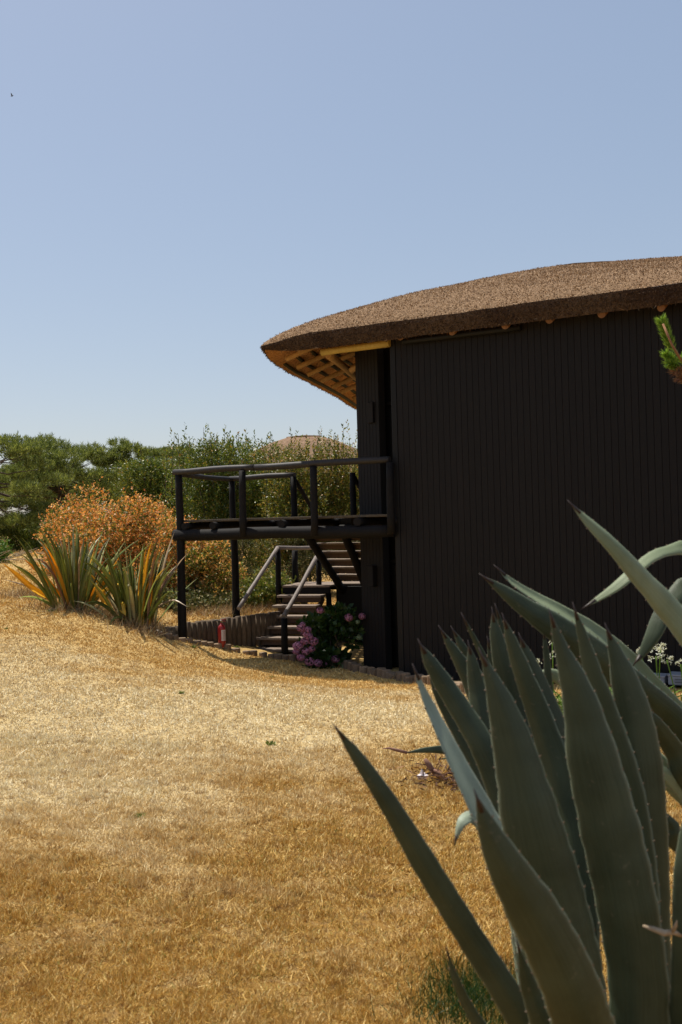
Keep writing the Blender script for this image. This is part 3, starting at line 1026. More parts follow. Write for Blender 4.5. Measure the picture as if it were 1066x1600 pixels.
# ------------------------------------------------------------------ retaining wall of upright poles
wpts = [G(262, 990), Vector((-3.05, 19.45, 0)), Vector((-2.35, 20.2, 0)), Vector((-1.62, 21.0, 0)), Vector((-1.35, 21.5, 0))]
rw = thing('retaining_wall', 'low wall of upright round poles beside the steps and the fire extinguisher', 'retaining wall', (-2.4, 20.1, -2.5))
wl = []
for i in range(1, len(wpts)):
    a = wpts[i - 1]; b_ = wpts[i]
    L = (Vector((b_.x - a.x, b_.y - a.y, 0))).length
    kx = max(1, int(L / .125))
    for j in range(kx):
        wl.append(a.lerp(b_, j / kx))
for p in wl:
    r_ = random.uniform(.055, .068)
    zt = -1.93 + random.uniform(-.015, .02)
    zg = float(T(p.x - .3, p.y + .35))
    if p.x < -3.1: zt = min(zt, zg + .05) - .02
    log('pole', Vector((p.x, p.y, -2.75)), Vector((p.x, p.y, zt)), r_, M['pole'], rw, r_ * .97, 10, .004)

# ------------------------------------------------------------------ log edging along the lawn
edge_px = [(236, 987), (262, 997), (300, 1005), (335, 1011), (373, 1019), (420, 1027), (470, 1034), (530, 1042), (560, 1050), (600, 1058), (640, 1067), (690, 1075), (740, 1085), (820, 1100), (900, 1118), (1000, 1140), (1100, 1165)]
ep = [G(*q) for q in edge_px]
ed = thing('log_edging', 'row of short upright log stubs edging the lawn in front of the house', 'garden edging', tuple(ep[6]))
pts, _ = catmull(ep, 900)
last = None
cnt = 0
for p in pts:
    if last is None or (Vector((p.x, p.y, 0)) - Vector((last.x, last.y, 0))).length > wid:
        wid = random.uniform(.135, .19)
        zg = TZ(p.x, p.y)
        hgt = random.uniform(.06, .10) if p.x < -1.0 else random.uniform(.11, .17)
        tl = Vector((random.uniform(-.015, .015), random.uniform(-.015, .015), 0))
        o = MB().tube([Vector((p.x, p.y, zg - .1)), Vector((p.x, p.y, zg + hgt - .015)) + tl, Vector((p.x, p.y, zg + hgt)) + tl], [wid * .49, wid * .49, wid * .45], 12).build('log_stub', M['edging'], ed, False)
        last = p
        cnt += 1
EDGE = np.array([(p.x, p.y) for p in pts])

# ------------------------------------------------------------------ fire extinguisher
q = G(347, 1013)
ex = Vector((q.x, q.y + .02, q.z + .02))
fe = thing('fire_extinguisher', 'red fire extinguisher with a white label standing by the deck post', 'fire extinguisher', tuple(ex))
MB().lathe(ex, [(.070, 0), (.076, .012), (.076, .36), (.072, .39), (.058, .42), (.036, .44), (.026, .45), (.026, .47)], 20).build('cylinder', M['red'], fe, True)
MB().lathe(ex + Vector((0, 0, .47)), [(.022, 0), (.022, .035), (.03, .04), (.03, .055)], 12).build('valve', M['metal'], fe, True)
MB().box(ex + Vector((.035, -.005, .535)), (.06, 0, .012), (0, .012, 0), (0, 0, .006)).box(ex + Vector((.04, -.005, .505)), (.045, 0, -.004), (0, .01, 0), (0, 0, .005)).build('lever', M['red'], fe)
MB().tube([ex + Vector(v) for v in ((-.02, 0, .49), (-.1, .01, .53), (-.17, .02, .50), (-.16, .02, .42), (-.10, .0, .36), (-.088, -.02, .2), (-.088, -.02, .12))], .011, 8).build('hose', M['black_rubber'], fe, True)
lv, lf = [], []
for j in range(7):
    an = math.radians(-88 + j * 14)
    for zz in (.13, .34):
        lv.append(ex + Vector((math.cos(an) * .0775, math.sin(an) * .0775, zz)))
for j in range(6):
    lf.append((j * 2, j * 2 + 2, j * 2 + 3, j * 2 + 1))
MB().add(lv, lf).build('label', M['label_white'], fe)
tv_, tf_ = MB(), None
for r_ in range(8):
    for j in range(1, 5):
        an0 = math.radians(-86 + j * 14 + (2 if r_ % 3 else 4)); an1 = an0 + math.radians(11)
        z_ = .155 + r_ * .022
        tv_.add([ex + Vector((math.cos(an_) * .0783, math.sin(an_) * .0783, z_ + dz)) for an_, dz in ((an0, 0), (an1, 0), (an1, .006), (an0, .006))], [(0, 1, 2, 3)])
tv_.build('print_lines', M['red'], fe)

# ------------------------------------------------------------------ air conditioner units
for (px0, px1, lab) in ((985, 1039, 'pale boxy air conditioner unit by the black wall, left of the two'), (1051, 1112, 'pale boxy air conditioner unit by the black wall at the right picture edge')):
    d_ = P((px0 + px1) / 2, 1080, 1.0); o_ = CORNER - NB * .27
    Dc = (o_.x * (-U_.y) + o_.y * U_.x) / (d_.x * (-U_.y) + U_.x)
    c = d_ * Dc
    zt = P((px0 + px1) / 2, 1055, Dc).z
    zg = TZ(c.x, c.y)
    wd = (px1 - px0) / F * Dc / .93
    ac = thing('air_conditioner', lab, 'air conditioner', (c.x, c.y, zg), 'air conditioner units against the wall')
    cz = (zt + zg + .06) / 2
    MB().box(Vector((c.x, c.y, cz)), U_ * wd / 2, NB * .15, (0, 0, (zt - zg - .06) / 2), .012).build('casing', M['ac'], ac)
    MB().box(Vector((c.x, c.y, zt + .008)), U_ * (wd / 2 + .008), NB * .158, (0, 0, .01), .004).build('top_cover', M['ac'], ac)
    fc = Vector((c.x, c.y, cz)) - NB * .155 + U_ * .03
    MB().box(fc, U_ * (wd / 2 - .07), NB * .004, (0, 0, (zt - zg) / 2 - .07)).build('grille', M['ac_dark'], ac)
    bars = MB()
    for j in range(7):
        bars.box(fc - NB * .008 + Vector((0, 0, (j - 3) * (zt - zg - .16) / 7)), U_ * (wd / 2 - .07), NB * .003, (0, 0, .004))
    bars.build('grille_bars', M['ac'], ac)
    for sx in (-1, 1):
        MB().box(Vector((c.x, c.y, zg + .02)) + U_ * sx * (wd / 2 - .08), U_ * .03, NB * .16, (0, 0, .045)).build('foot', M['black_rubber'], ac)

# ------------------------------------------------------------------ foliage builders
def leaf_soup(c, d, ln, wd, fold=.0):
    """c (n,3) leaf base, d (n,3) direction, ln/wd arrays -> diamond-shaped leaves"""
    n = len(c)
    r = RNG.normal(0, 1, (n, 3))
    s = np.cross(d, r); s /= np.linalg.norm(s, axis=1)[:, None] + 1e-9
    nn = np.cross(d, s)
    ln = np.broadcast_to(ln, (n,))[:, None]; wd = np.broadcast_to(wd, (n,))[:, None]
    m_ = c + d * ln * .45 + nn * ln * .06
    return np.stack([c, m_ + s * wd / 2, c + d * ln, m_ - s * wd / 2], 1)

def unit(v):
    return v / (np.linalg.norm(v, axis=1)[:, None] + 1e-9)

def blob_points(blobs, n, shell=.55):
    """points in and near the surface of a set of ellipsoids (cx,cy,cz,rx,ry,rz)"""
    B = np.array(blobs, float)
    vol = B[:, 3] * B[:, 4] * B[:, 5]
    idx = RNG.choice(len(B), n, p=vol ** .75 / (vol ** .75).sum())
    v = unit(RNG.normal(0, 1, (n, 3)))
    rr = shell + (1 - shell) * RNG.random(n) ** .6
    rr = rr * (1 + .12 * RNG.normal(0, 1, n))
    return B[idx, :3] + v * B[idx, 3:6] * rr[:, None], v, idx

def shoots(base, dirs, length, nleaf, ll, lw, spread=.9, curve=.2):
    """leafy shoots; returns leaf soup"""
    n = len(base)
    t_ = np.linspace(.08, 1, nleaf)
    bend = RNG.normal(0, curve, (n, 3))
    C, Dr = [], []
    for k_, tt in enumerate(t_):
        p = base + dirs * (length * tt)[:, None] + bend * ((length * tt * tt)[:, None])
        r = unit(np.cross(dirs, RNG.normal(0, 1, (n, 3))))
        dd = unit(dirs * RNG.uniform(.3, .9, (n, 1)) + r * spread)
        C.append(p); Dr.append(dd)
    C = np.concatenate(C); Dr = np.concatenate(Dr)
    m_ = len(C)
    return leaf_soup(C, Dr, ll * RNG.uniform(.6, 1.3, m_), lw * RNG.uniform(.7, 1.2, m_))

def branch(mb, a, b_, r0, r1, wob=.1, n=6):
    a = Vector(a); b_ = Vector(b_)
    pts = []
    L = (b_ - a).length
    for i in range(n):
        t_ = i / (n - 1)
        e = math.sin(math.pi * t_)
        pts.append(a.lerp(b_, t_) + Vector((random.uniform(-1, 1), random.uniform(-1, 1), random.uniform(-.5, .5))) * wob * L * e * .5)
    mb.tube(pts, [r0 + (r1 - r0) * i / (n - 1) for i in range(n)], 7)
    return pts

# --- pines far left
def pine(name, x, y, h, cr, label, clumps=26, tufts=1500, needle=.17, lean=0.0, low=.3):
    z0 = TZ(x, y)
    t_ = thing(name, label, 'tree', (x, y, z0), 'pines beyond the lawn')
    wb = MB()
    top = Vector((x + lean, y, z0 + h * .78))
    mid = Vector((x + lean * .3 + random.uniform(-.2, .2), y, z0 + h * .35))
    wb.tube([Vector((x, y, z0 - .2)), mid, top], [h * .028, h * .022, h * .009], 9)
    lb_ = MB()
    blobs = []
    for i in range(clumps):
        f = (i + .5) / clumps
        zz = z0 + h * (low + (1 - low) * f ** .8)
        rad = cr * (.35 + .75 * math.sin(math.pi * min(1, (.18 + .74 * f)))) * math.sqrt(random.uniform(.12, 1))
        an = random.uniform(0, 6.283)
        cx = x + lean * f + math.cos(an) * rad; cy = y + math.sin(an) * rad * .8
        zz = min(zz, z0 + h * (1.0 - .42 * (rad / cr) ** 2) - .35)
        s = random.uniform(.5, .85) * cr * .32
        blobs.append((cx, cy, zz, s * 1.25, s * 1.25, s * .55))
        st_ = mid.lerp(top, min(1, max(0, f * .9)))
        branch(lb_, st_, (cx, cy, zz - s * .3), h * .007, h * .002, .18)
    wb.build('trunk', M['bark'], t_, True)
    lb_.build('limbs', M['bark'], t_, True)
    p, v, idx = blob_points(blobs, tufts, .55)
    keep = v[:, 2] > -.15 - .35 * RNG.random(len(p))
    p = p[keep]; v = v[keep]
    n = len(p)
    ax = unit(v * .6 + np.array([0, 0, .8]) + RNG.normal(0, .25, (n, 3)))
    K = 17
    c = np.repeat(p, K, 0); a_ = np.repeat(ax, K, 0)
    c = c + a_ * RNG.uniform(-.6, .6, (n * K, 1)) * needle
    d = unit(a_ * .9 + RNG.normal(0, .55, (n * K, 3)))
    V = leaf_soup(c, d, needle * RNG.uniform(.7, 1.2, n * K), .034)[:, [0, 1, 2]]
    link('crown', poly_soup('crown', V), M['pine'], t_)
    return t_

pine('pine_tree', P(-12, 810, 36).x, 36.0, 4.6, 2.2, 'dark green pine at the left picture edge behind the lawn', 46, 5800, .17, low=.08)
pine('pine_tree', P(95, 810, 40).x, 40.0, 4.65, 2.4, 'broad dark pine with bare limbs, right of the leftmost pine', 44, 5600, .18, low=.38)
pine('pine_tree', P(205, 810, 44).x, 44.0, 4.85, 1.9, 'rounded green pine above the orange shrub', 30, 4600, .19, low=.30)
pine('pine_tree', P(278, 810, 46).x, 46.0, 4.7, 1.7, 'green pine next to the tall bush, rightmost of the pines', 26, 4000, .19, low=.25)
pine('pine_tree', P(60, 810, 52).x, 52.0, 4.2, 3.2, 'far pine glimpsed low between the two left pines', 26, 3600, .22, low=.15)
pine('pine_tree', P(150, 810, 60).x, 60.0, 4.4, 3.4, 'low far pine filling the gap under the broad pine', 22, 3000, .24, low=.05)
pine('pine_tree', P(75, 810, 58).x, 58.0, 3.6, 3.0, 'lowest far pine behind the lawn edge, under the broad pine', 20, 2600, .24, low=.05)

# young pine whose branch reaches in at the right edge
def near_pine():
    tx, ty = 4.1, 6.6
    z0 = TZ(tx, ty)
    t_ = thing('young_pine', 'young pine whose bright green branch tip reaches in at the right edge', 'tree', (tx, ty, z0))
    wb = MB(); wb.tube([(tx, ty, z0 - .1), (tx - .03, ty, z0 + 1.6), (tx + .04, ty, z0 + 3.4)], [.09, .07, .03], 10)
    wb.build('trunk', M['bark'], t_, True)
    j = P(1066, 566, 6.0)
    base = Vector((tx - .01, ty, .45))
    segs = [([base, Vector((3.2, 6.2, .78)), j, P(1050, 538, 5.93), P(1036, 506, 5.95)], .024, .006)]
    for pts, r0, r1 in segs:
        cp, _ = catmull(pts, 18)
        MB().tube(cp, [r0 + (r1 - r0) * i / 17 for i in range(18)], 8).build('branch', M['young_bark'], t_, True)
    C, Dd, Ls = [], [], []
    def needles(a, b_, n, L, brown=False, out=.75):
        a = np.array(a); b_ = np.array(b_)
        u = RNG.random((n, 1))
        ax = (b_ - a) / np.linalg.norm(b_ - a)
        p = a + (b_ - a) * u
        r = unit(np.cross(np.broadcast_to(ax, (n, 3)), RNG.normal(0, 1, (n, 3))))
        d = unit(ax * .85 + r * out)
        return leaf_soup(p, d, L * RNG.uniform(.7, 1.15, n), .0045)
    A = [needles(P(1050, 545, 6.0), P(1034, 502, 6.0), 900, .06),
         needles(P(1056, 560, 6.0), P(1049, 540, 6.0), 60, .05),
         needles(P(1058, 572, 5.95), P(1040, 552, 5.9), 420, .05),
         needles(P(1062, 576, 5.95), P(1046, 568, 5.9), 420, .05),
         needles(P(1078, 575, 6.0), P(1066, 560, 6.0), 300, .05),
         needles(P(1100, 560, 6.1), P(1110, 480, 6.1), 800, .07),
         needles(P(1130, 590, 6.3), P(1170, 520, 6.3), 900, .08)]
    for k_ in range(14):
        a = Vector((tx, ty, z0 + 1.2 + k_ * .16)); an = random.uniform(-1.4, 1.4)
        b_ = a + Vector((math.cos(an) * .9, math.sin(an) * .9, .35))
        A.append(needles(a.lerp(b_, .4), b_, 500, .09))
        MB().tube([a, b_], [.016, .006], 6).build('branch', M['bark'], t_, True)
    link('needles', poly_soup('needles', np.concatenate(A)), M['pine_near'], t_)
    Bn = [needles(P(1075, 585, 5.95), P(1056, 580, 5.9), 110, .06, out=.9), needles(P(1080, 596, 5.95), P(1062, 590, 5.9), 200, .05, out=.9)]
    link('dry_needles', poly_soup('dry_needles', np.concatenate(Bn)), M['pine_brown'], t_)
near_pine()

# --- tall bush bank behind the deck
def tall_bush(px, D, wpx, top_px, label, mat, n=2300, up=.9, lowz=None, ll=.085, lw=.034, cat='bush', name='tall_bush'):
    c = P(px, 810, D)
    zt = P(px, top_px, D).z
    z0 = TZ(c.x, c.y)
    hw = wpx / F * D / 2
    t_ = thing(name, label, cat, (c.x, c.y, z0), 'tall leafy bushes behind the deck')
    h = zt - z0
    blobs = []
    for i in range(16):
        an = random.uniform(0, 6.28); rr = random.uniform(0, .8)
        bx = c.x + math.cos(an) * rr * hw; by = c.y + math.sin(an) * rr * hw * .8
        f = random.uniform(.18, .80)
        s = random.uniform(.25, .4) * hw + .15
        blobs.append((bx, by, z0 + h * f, s * 1.2, s * 1.1, s * 1.15 + h * .08))
    p, v, idx = blob_points(blobs, n, .35)
    d = unit(v * .45 + np.array([0, 0, up]) + RNG.normal(0, .28, (n, 3)))
    L = RNG.uniform(.25, .6, n)
    over = p[:, 2] + L * d[:, 2] - zt
    p[:, 2] -= np.maximum(over, 0)
    V = [shoots(p, d, L, 13, ll, lw, .85, .15)]
    # tall leaders that stand clear at the top
    kk = 26
    q = np.stack([c.x + RNG.uniform(-.95, .95, kk) * hw, c.y + RNG.uniform(-.6, .6, kk) * hw, np.full(kk, 0.0)], 1)
    dq = unit(np.array([0, 0, 1]) + RNG.normal(0, .12, (kk, 3)))
    Lq = RNG.uniform(.5, .95, kk)
    q[:, 2] = zt - .45 * Lq - RNG.uniform(0, .45, kk) - .3 * np.abs((q[:, 0] - c.x) / hw) ** 2
    V.append(shoots(q, dq, Lq, 22, ll * 1.25, lw * 1.35, .6, .08))
    link('foliage', poly_soup('foliage', np.concatenate(V)), mat, t_)
    sb = MB()
    for i in range(12):
        b_ = blobs[i]
        branch(sb, (c.x + random.uniform(-.4, .4) * hw, c.y + random.uniform(-.3, .3) * hw, z0 - .1), (b_[0], b_[1], b_[2] + b_[5] * .5), .028, .008, .15)
    for i in range(0, kk, 2):
        branch(sb, (q[i][0], q[i][1], q[i][2] - .9), tuple(q[i] + dq[i] * Lq[i]), .010, .004, .03)
    sb.build('stems', M['bark'], t_, True)
    return t_
tall_bush(248, 31.0, 120, 722, 'olive green bush left of the deck, between pine and taller bushes', M['bush'])
tall_bush(330, 28.5, 140, 690, 'tall upright green bush behind the left end of the deck', M['bush'])
tall_bush(392, 30.0, 120, 692, 'tall green bush with upright shoots behind the middle of the deck', M['bush'])
tall_bush(470, 27.0, 140, 693, 'yellowish green bush in front of the distant thatched roof', M['bush_y'], 3000, ll=.08)
tall_bush(540, 27.5, 120, 688, 'tall yellow green bush against the black house wall', M['bush_y'], ll=.075)
tall_bush(610, 29.0, 120, 700, 'green bush almost hidden behind the black house', M['bush'], 1200)
tall_bush(300, 33.0, 150, 712, 'green bush farther back behind the deck corner', M['bush'], 1600)

# --- scrub under the bushes, seen beneath the deck
def rounded_shrub(name, px, D, wpx, top_px, label, mat, n, ll=.07, lw=.045, cat='shrub', group=None, depth=.8, stem_mat='bark', bot=.1, flat=False):
    c = P(px, 810, D)
    zt = P(px, top_px, D).z; z0 = TZ(c.x, c.y)
    hw = wpx / F * D / 2; h = zt - z0
    t_ = thing(name, label, cat, (c.x, c.y, z0), group)
    blobs = []
    for i in range(22):
        an = random.uniform(0, 6.28); rr = math.sqrt(random.random()) * .82
        f = random.uniform(bot + .15, 1.12) * math.sqrt(max(.05, 1 - (rr * .92) ** 2))
        s = random.uniform(.16, .27) * hw + .10
        zc = z0 + max(h * .12, h * f - s * .8)
        blobs.append((c.x + math.cos(an) * rr * hw, c.y + math.sin(an) * rr * hw * depth, zc, s * 1.25, s * 1.25, s * .85))
    p, v, idx = blob_points(blobs, n, .5)
    d = unit(v * .8 + np.array([0, 0, .45]) + RNG.normal(0, .4, (n, 3)))
    V = shoots(p - d * .05, d, RNG.uniform(.08, .24, n), 6, ll, lw, .9, .2)
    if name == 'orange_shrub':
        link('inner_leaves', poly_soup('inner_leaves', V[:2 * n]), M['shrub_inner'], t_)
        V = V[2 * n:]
    link('foliage', poly_soup('foliage', V), mat, t_)
    sb = MB()
    for b_ in blobs:
        branch(sb, (c.x + random.uniform(-.15, .15) * hw, c.y, z0 - .05), (b_[0], b_[1], b_[2]), .022, .006, .2)
    sb.build('branches', M[stem_mat], t_, True)
    return t_
rounded_shrub('orange_shrub', 165, 25.5, 250, 772, 'large orange leaved shrub behind the sword leaved clumps', M['orange_leaf'], 6200, group='orange shrubs')
rounded_shrub('orange_shrub', 258, 24.3, 190, 802, 'orange and green shrub just left of the first deck post', M['orange_leaf'], 3000, group='orange shrubs')
rounded_shrub('orange_shrub', 318, 23.6, 105, 846, 'low orange shrub seen under the deck between its two posts', M['orange_low'], 2300, group='orange shrubs')
rounded_shrub('green_shrub', 418, 23.0, 100, 896, 'small lime green shrub left of the timber steps', M['lime'], 1500)
rounded_shrub('low_shrub', 330, 22.6, 110, 925, 'low green and brown shrub behind the retaining wall', M['under'], 1300)
rounded_shrub('low_shrub', 250, 22.3, 90, 930, 'low brown green shrub between the flax and the first deck post', M['under'], 1000)
rounded_shrub('low_shrub', 18, 38.0, 140, 806, 'dark green scrub under the pines at the left picture edge', M['bush'], 2000)
rounded_shrub('low_shrub', 85, 37.0, 110, 815, 'dark green scrub under the broad pine, left of the orange shrub', M['bush'], 1600)
rounded_shrub('green_shrub', -14, 29.0, 50, 846, 'small bright green shrub at the left picture edge', M['green_shrub'], 500)
rounded_shrub('wild_shrub', 350, 26.5, 130, 800, 'brown green wild shrub in the shade behind the deck posts', M['under'], 2200, .05, .02, group='twiggy wild shrubs')
rounded_shrub('wild_shrub', 455, 26.0, 130, 800, 'twiggy wild shrub behind the stair landing', M['under'], 2200, .05, .02, group='twiggy wild shrubs')
rounded_shrub('wild_shrub', 550, 26.0, 110, 800, 'twiggy wild shrub behind the upper stair flight', M['under'], 1800, .05, .02, group='twiggy wild shrubs')
rounded_shrub('wild_shrub', 215, 28.0, 150, 850, 'dull green undergrowth behind the orange shrubs', M['under'], 1500, .06, .03, group='twiggy wild shrubs')

# dead branches on the ground at left
tb = G(28, 878)
mb = MB()
for i in range(16):
    a = tb + Vector((random.uniform(-.9, 1.1), random.uniform(-.6, .6), random.uniform(.02, .25)))
    an = random.uniform(-.5, .5)
    b_ = a + Vector((math.cos(an) * random.uniform(.4, 1.3), math.sin(an) * .6, random.uniform(-.05, .35)))
    branch(mb, a, b_, .018, .006, .15)
o = mb.build('brushwood_pile', M['twig'], None, True)
tag(o, 'heap of dead grey branches at the far left lawn edge', 'branches')
o['kind'] = 'stuff'

# --- sword-leaved clumps (flax)
def strip(pts, widths, fold=.25, nrm=None):
    vs, fs = [], []
    n = len(pts)
    for i, p in enumerate(pts):
        tt = (pts[min(i + 1, n - 1)] - pts[max(i - 1, 0)]).normalized()
        s = tt.cross(nrm).normalized()
        nn = s.cross(tt).normalized()
        w_ = widths[i]
        vs += [p - s * w_ / 2 + nn * w_ * fold, p, p + s * w_ / 2 + nn * w_ * fold,
               p + nn * -.004]
    for i in range(n - 1):
        a, b_ = i * 4, (i + 1) * 4
        fs += [(a, a + 1, b_ + 1, b_), (a + 1, a + 2, b_ + 2, b_ + 1), (a, b_, b_ + 3, a + 3), (a + 3, b_ + 3, b_ + 2, a + 2)]
    return vs, fs

def flax(base, height, n, label, specials, seed, spread=.42):
    rnd = random.Random(seed)
    t_ = thing('flax_clump', label, 'plant', tuple(base), 'sword leaved clumps beside the deck')
    for i in range(n):
        an = rnd.uniform(0, 6.283)
        tilt = abs(rnd.gauss(0, spread)) * .85 + .04
        L = height * rnd.uniform(.68, 1.08) * (1 if tilt < .7 else .85)
        bs = base + Vector((math.cos(an), math.sin(an), 0)) * rnd.uniform(.02, .42)
        pts = []
        dr = tilt
        p = bs + Vector((0, 0, -.05))
        drp = rnd.uniform(.02, .14) * (1 + tilt * 1.6)
        for k_ in range(9):
            pts.append(p.copy())
            p = p + Vector((math.cos(an) * math.sin(dr), math.sin(an) * math.sin(dr), math.cos(dr))) * (L / 8)
            dr += drp * (k_ / 8) * 1.3
        wd = rnd.uniform(.045, .085)
        ws = [wd * q_ for q_ in (.5, .75, .95, 1, 1, .92, .75, .45, .03)]
        nrm = Vector((rnd.uniform(-1.3, 1.3), -1, rnd.uniform(.2, 1.0))).normalized()
        vs, fs = strip(pts, ws, .22, nrm)
        r_ = rnd.random()
        mt = M['sword'] if r_ < .89 else (M['sword_o'] if r_ < .92 else M['sword_d'])
        link('leaf', mesh_from('leaf', vs, fs, True), mt, t_)
    for (pl, wd, mk) in specials:
        cp, _ = catmull([P(*q_) for q_ in pl], 12)
        ws = [wd * 1.25 * min(1, .3 + 2.5 * i / 11) * (1 if i < 6 else max(.03, 1 - ((i - 6) / 5) ** 1.8)) for i in range(12)]
        vs, fs = strip(cp, ws, .22, Vector((.1, -1, .45)).normalized())
        lf_ = link('leaf', mesh_from('leaf', vs, fs, True), M[mk], t_)
    return t_
f1 = G(118, 952); f2 = G(212, 975)
D1, D2 = f1.y, f2.y
flax(f1, 1.85 * D1 / 21, 74, 'sword leaved clump with orange outer leaves, left of the two on the lawn edge',
     [([(95, 945, D1), (55, 922, D1 - .3), (25, 897, D1 - .5), (4, 880, D1 - .6)], .085, 'sword_o'),
      ([(105, 948, D1), (80, 915, D1 - .1), (60, 893, D1 - .2), (38, 874, D1 - .3)], .08, 'sword_o'),
      ([(112, 945, D1), (92, 905, D1), (80, 875, D1), (63, 845, D1)], .095, 'sword_o'),
      ([(132, 950, D1), (150, 922, D1 - .2), (170, 902, D1 - .3), (188, 868, D1 - .4)], .085, 'sword_o'),
      ([(132, 952, D1), (155, 930, D1 - .2), (180, 915, D1 - .3), (204, 912, D1 - .4)], .06, 'sword_o'),
      ([(150, 915, D1 - .4), (158, 930, D1 - .5), (166, 942, D1 - .5), (172, 950, D1 - .5)], .09, 'sword_o'),
      ([(100, 950, D1), (70, 928, D1 - .1), (40, 915, D1 - .2), (5, 905, D1 - .2)], .03, 'sword_d')], 3)
flax(f2, 1.80 * D2 / 20, 86, 'green sword leaved clump with arching leaves, nearest the first deck post',
     [([(205, 965, D2), (215, 925, D2), (222, 890, D2), (228, 858, D2)], .08, 'sword_o'),
      ([(225, 968, D2), (238, 925, D2), (248, 900, D2), (258, 888, D2)], .07, 'sword_o'),
      ([(228, 970, D2), (240, 945, D2), (258, 928, D2), (279, 924, D2 - .3)], .05, 'sword'),
      ([(228, 972, D2), (246, 950, D2), (270, 938, D2 - .3), (293, 948, D2 - .5)], .035, 'sword_d'),
      ([(222, 970, D2), (235, 930, D2), (255, 900, D2), (278, 893, D2)], .06, 'sword'),
      ([(196, 950, D2 - .3), (190, 945, D2 - .4), (192, 953, D2 - .45), (197, 962, D2 - .5)], .10, 'sword_o'),
      ([(228, 978, D2), (245, 985, D2 - .1), (255, 990, D2 - .2), (262, 1000, D2 - .3)], .03, 'sword_d')], 5, .44)

# ------------------------------------------------------------------ distant thatched house
def far_house():
    D = 58.0
    zt = P(475, 682, D).z
    cl = P(448, 684, D); cr_ = P(503, 680, D)
    cx = (cl.x + cr_.x) / 2; hl = (cr_.x - cl.x) / 2
    z0 = TZ(cx, D)
    t_ = thing('distant_house', 'distant thatched house whose roof shows above the bushes', 'house', (cx, D, z0))
    zt -= .05
    prof = [(0, 0), (.9, -.28), (1.9, -.75), (3.0, -1.5), (3.9, -2.3)]
    vs, fs = [], []
    nn = 28
    for r_, dz in prof:
        for k_ in range(nn):
            an = 2 * math.pi * k_ / nn
            ex_ = math.copysign(abs(math.cos(an)) ** .7, math.cos(an)); ey_ = math.copysign(abs(math.sin(an)) ** .7, math.sin(an))
            vs.append((cx + ex_ * (hl + r_), D + ey_ * (.3 + r_) , zt + dz + .05 * hnoise(ex_ * 4, ey_ * 4, r_)))
    for j in range(len(prof) - 1):
        for k_ in range(nn):
            k2 = (k_ + 1) % nn
            fs.append((j * nn + k_, (j + 1) * nn + k_, (j + 1) * nn + k2, j * nn + k2))
    fs.append(tuple(range(nn)))
    rf = link('roof', mesh_from('roof', vs, fs, True), M['thatch_far'], t_)
    MB().tube([(cx - hl, D - .1, zt), (cx, D - .15, zt + .06), (cx + hl, D - .1, zt + .02)], [.05, .06, .05], 8).build('ridge_cap', M['thatch_far'], rf, True)
    MB().box((cx, D, (z0 + zt - 2.2) / 2), (hl + 3.2, 0, 0), (0, 3.2, 0), (0, 0, (zt - 2.2 - z0) / 2)).build('wall', M['black_trim'], t_)
far_house()

# ------------------------------------------------------------------ hydrangea
hc = XY(518, 18.75, 0); hz = TZ(hc.x, hc.y)
hyd = thing('hydrangea', 'hydrangea bush with pink flower heads in the shade under the deck', 'shrub', (hc.x, hc.y, hz))
blobs = []
for i in range(28):
    px_ = random.uniform(474, 564); py_ = random.uniform(960, 1036)
    p = P(px_, py_, random.uniform(18.4, 19.2))
    blobs.append((p.x, p.y, p.z, .2, .2, .16))
p, v, idx = blob_points(blobs, 2500, .5)
d = unit(v + np.array([0, 0, .25]) + RNG.normal(0, .4, (len(p), 3)))
link('foliage', poly_soup('foliage', leaf_soup(p, d, .13 * RNG.uniform(.7, 1.2, len(p)), .085)), M['hyd_leaf'], hyd)
sb = MB()
for b_ in blobs:
    branch(sb, (hc.x + random.uniform(-.2, .2), hc.y + random.uniform(-.1, .1), hz - .05), b_[:3], .012, .006, .1)
sb.build('stems', M['bark'], hyd, True)
def flower_head(c, r, mat):
    n = 90
    v = unit(RNG.normal(0, 1, (n, 3)))
    p = np.array(c) + v * r * RNG.uniform(.82, 1.0, (n, 1)) * np.array([1, 1, .85])
    s = unit(np.cross(v, RNG.normal(0, 1, (n, 3)))); q_ = np.cross(v, s)
    w_ = r * .26
    V = []
    for k_ in range(2):
        a_ = s if k_ == 0 else q_
        b2 = q_ if k_ == 0 else s
        V.append(np.stack([p - a_ * w_ + v * .004, p + b2 * w_ * .45, p + a_ * w_ + v * .004, p - b2 * w_ * .45], 1))
    core = unit(RNG.normal(0, 1, (60, 3)))
    link('flower_head', poly_soup('flower_head', np.concatenate(V)), mat, hyd)
for (px_, py_, r_, mk) in [(470, 981, 7, 'p'), (478, 990, 8, 'p'), (466, 1010, 9, 'p'), (476, 1002, 7, 'p'), (483, 995, 7, 'p'), (490, 1002, 8, 'p'), (478, 1018, 7, 'p'),
                           (470, 1027, 7, 'p'), (484, 1034, 8, 'p'), (497, 1036, 7, 'p'), (524, 1030, 7, 'p'), (473, 976, 5, 'p'), (500, 954, 6, 'p'), (545, 965, 7, 'p'),
                           (566, 963, 6, 'p'), (463, 1018, 6, 'p'), (481, 984, 6, 'p'), (507, 1038, 5, 'p'), (538, 1042, 6, 'g'), (559, 972, 4, 'g'), (561, 996, 5, 'g'), (487, 1014, 6, 'p')]:
    Df = 18.15 if px_ < 500 else 18.35
    flower_head(P(px_, py_, Df), r_ / F * Df, M['hyd_pink'] if mk == 'p' else M['hyd_pale'])

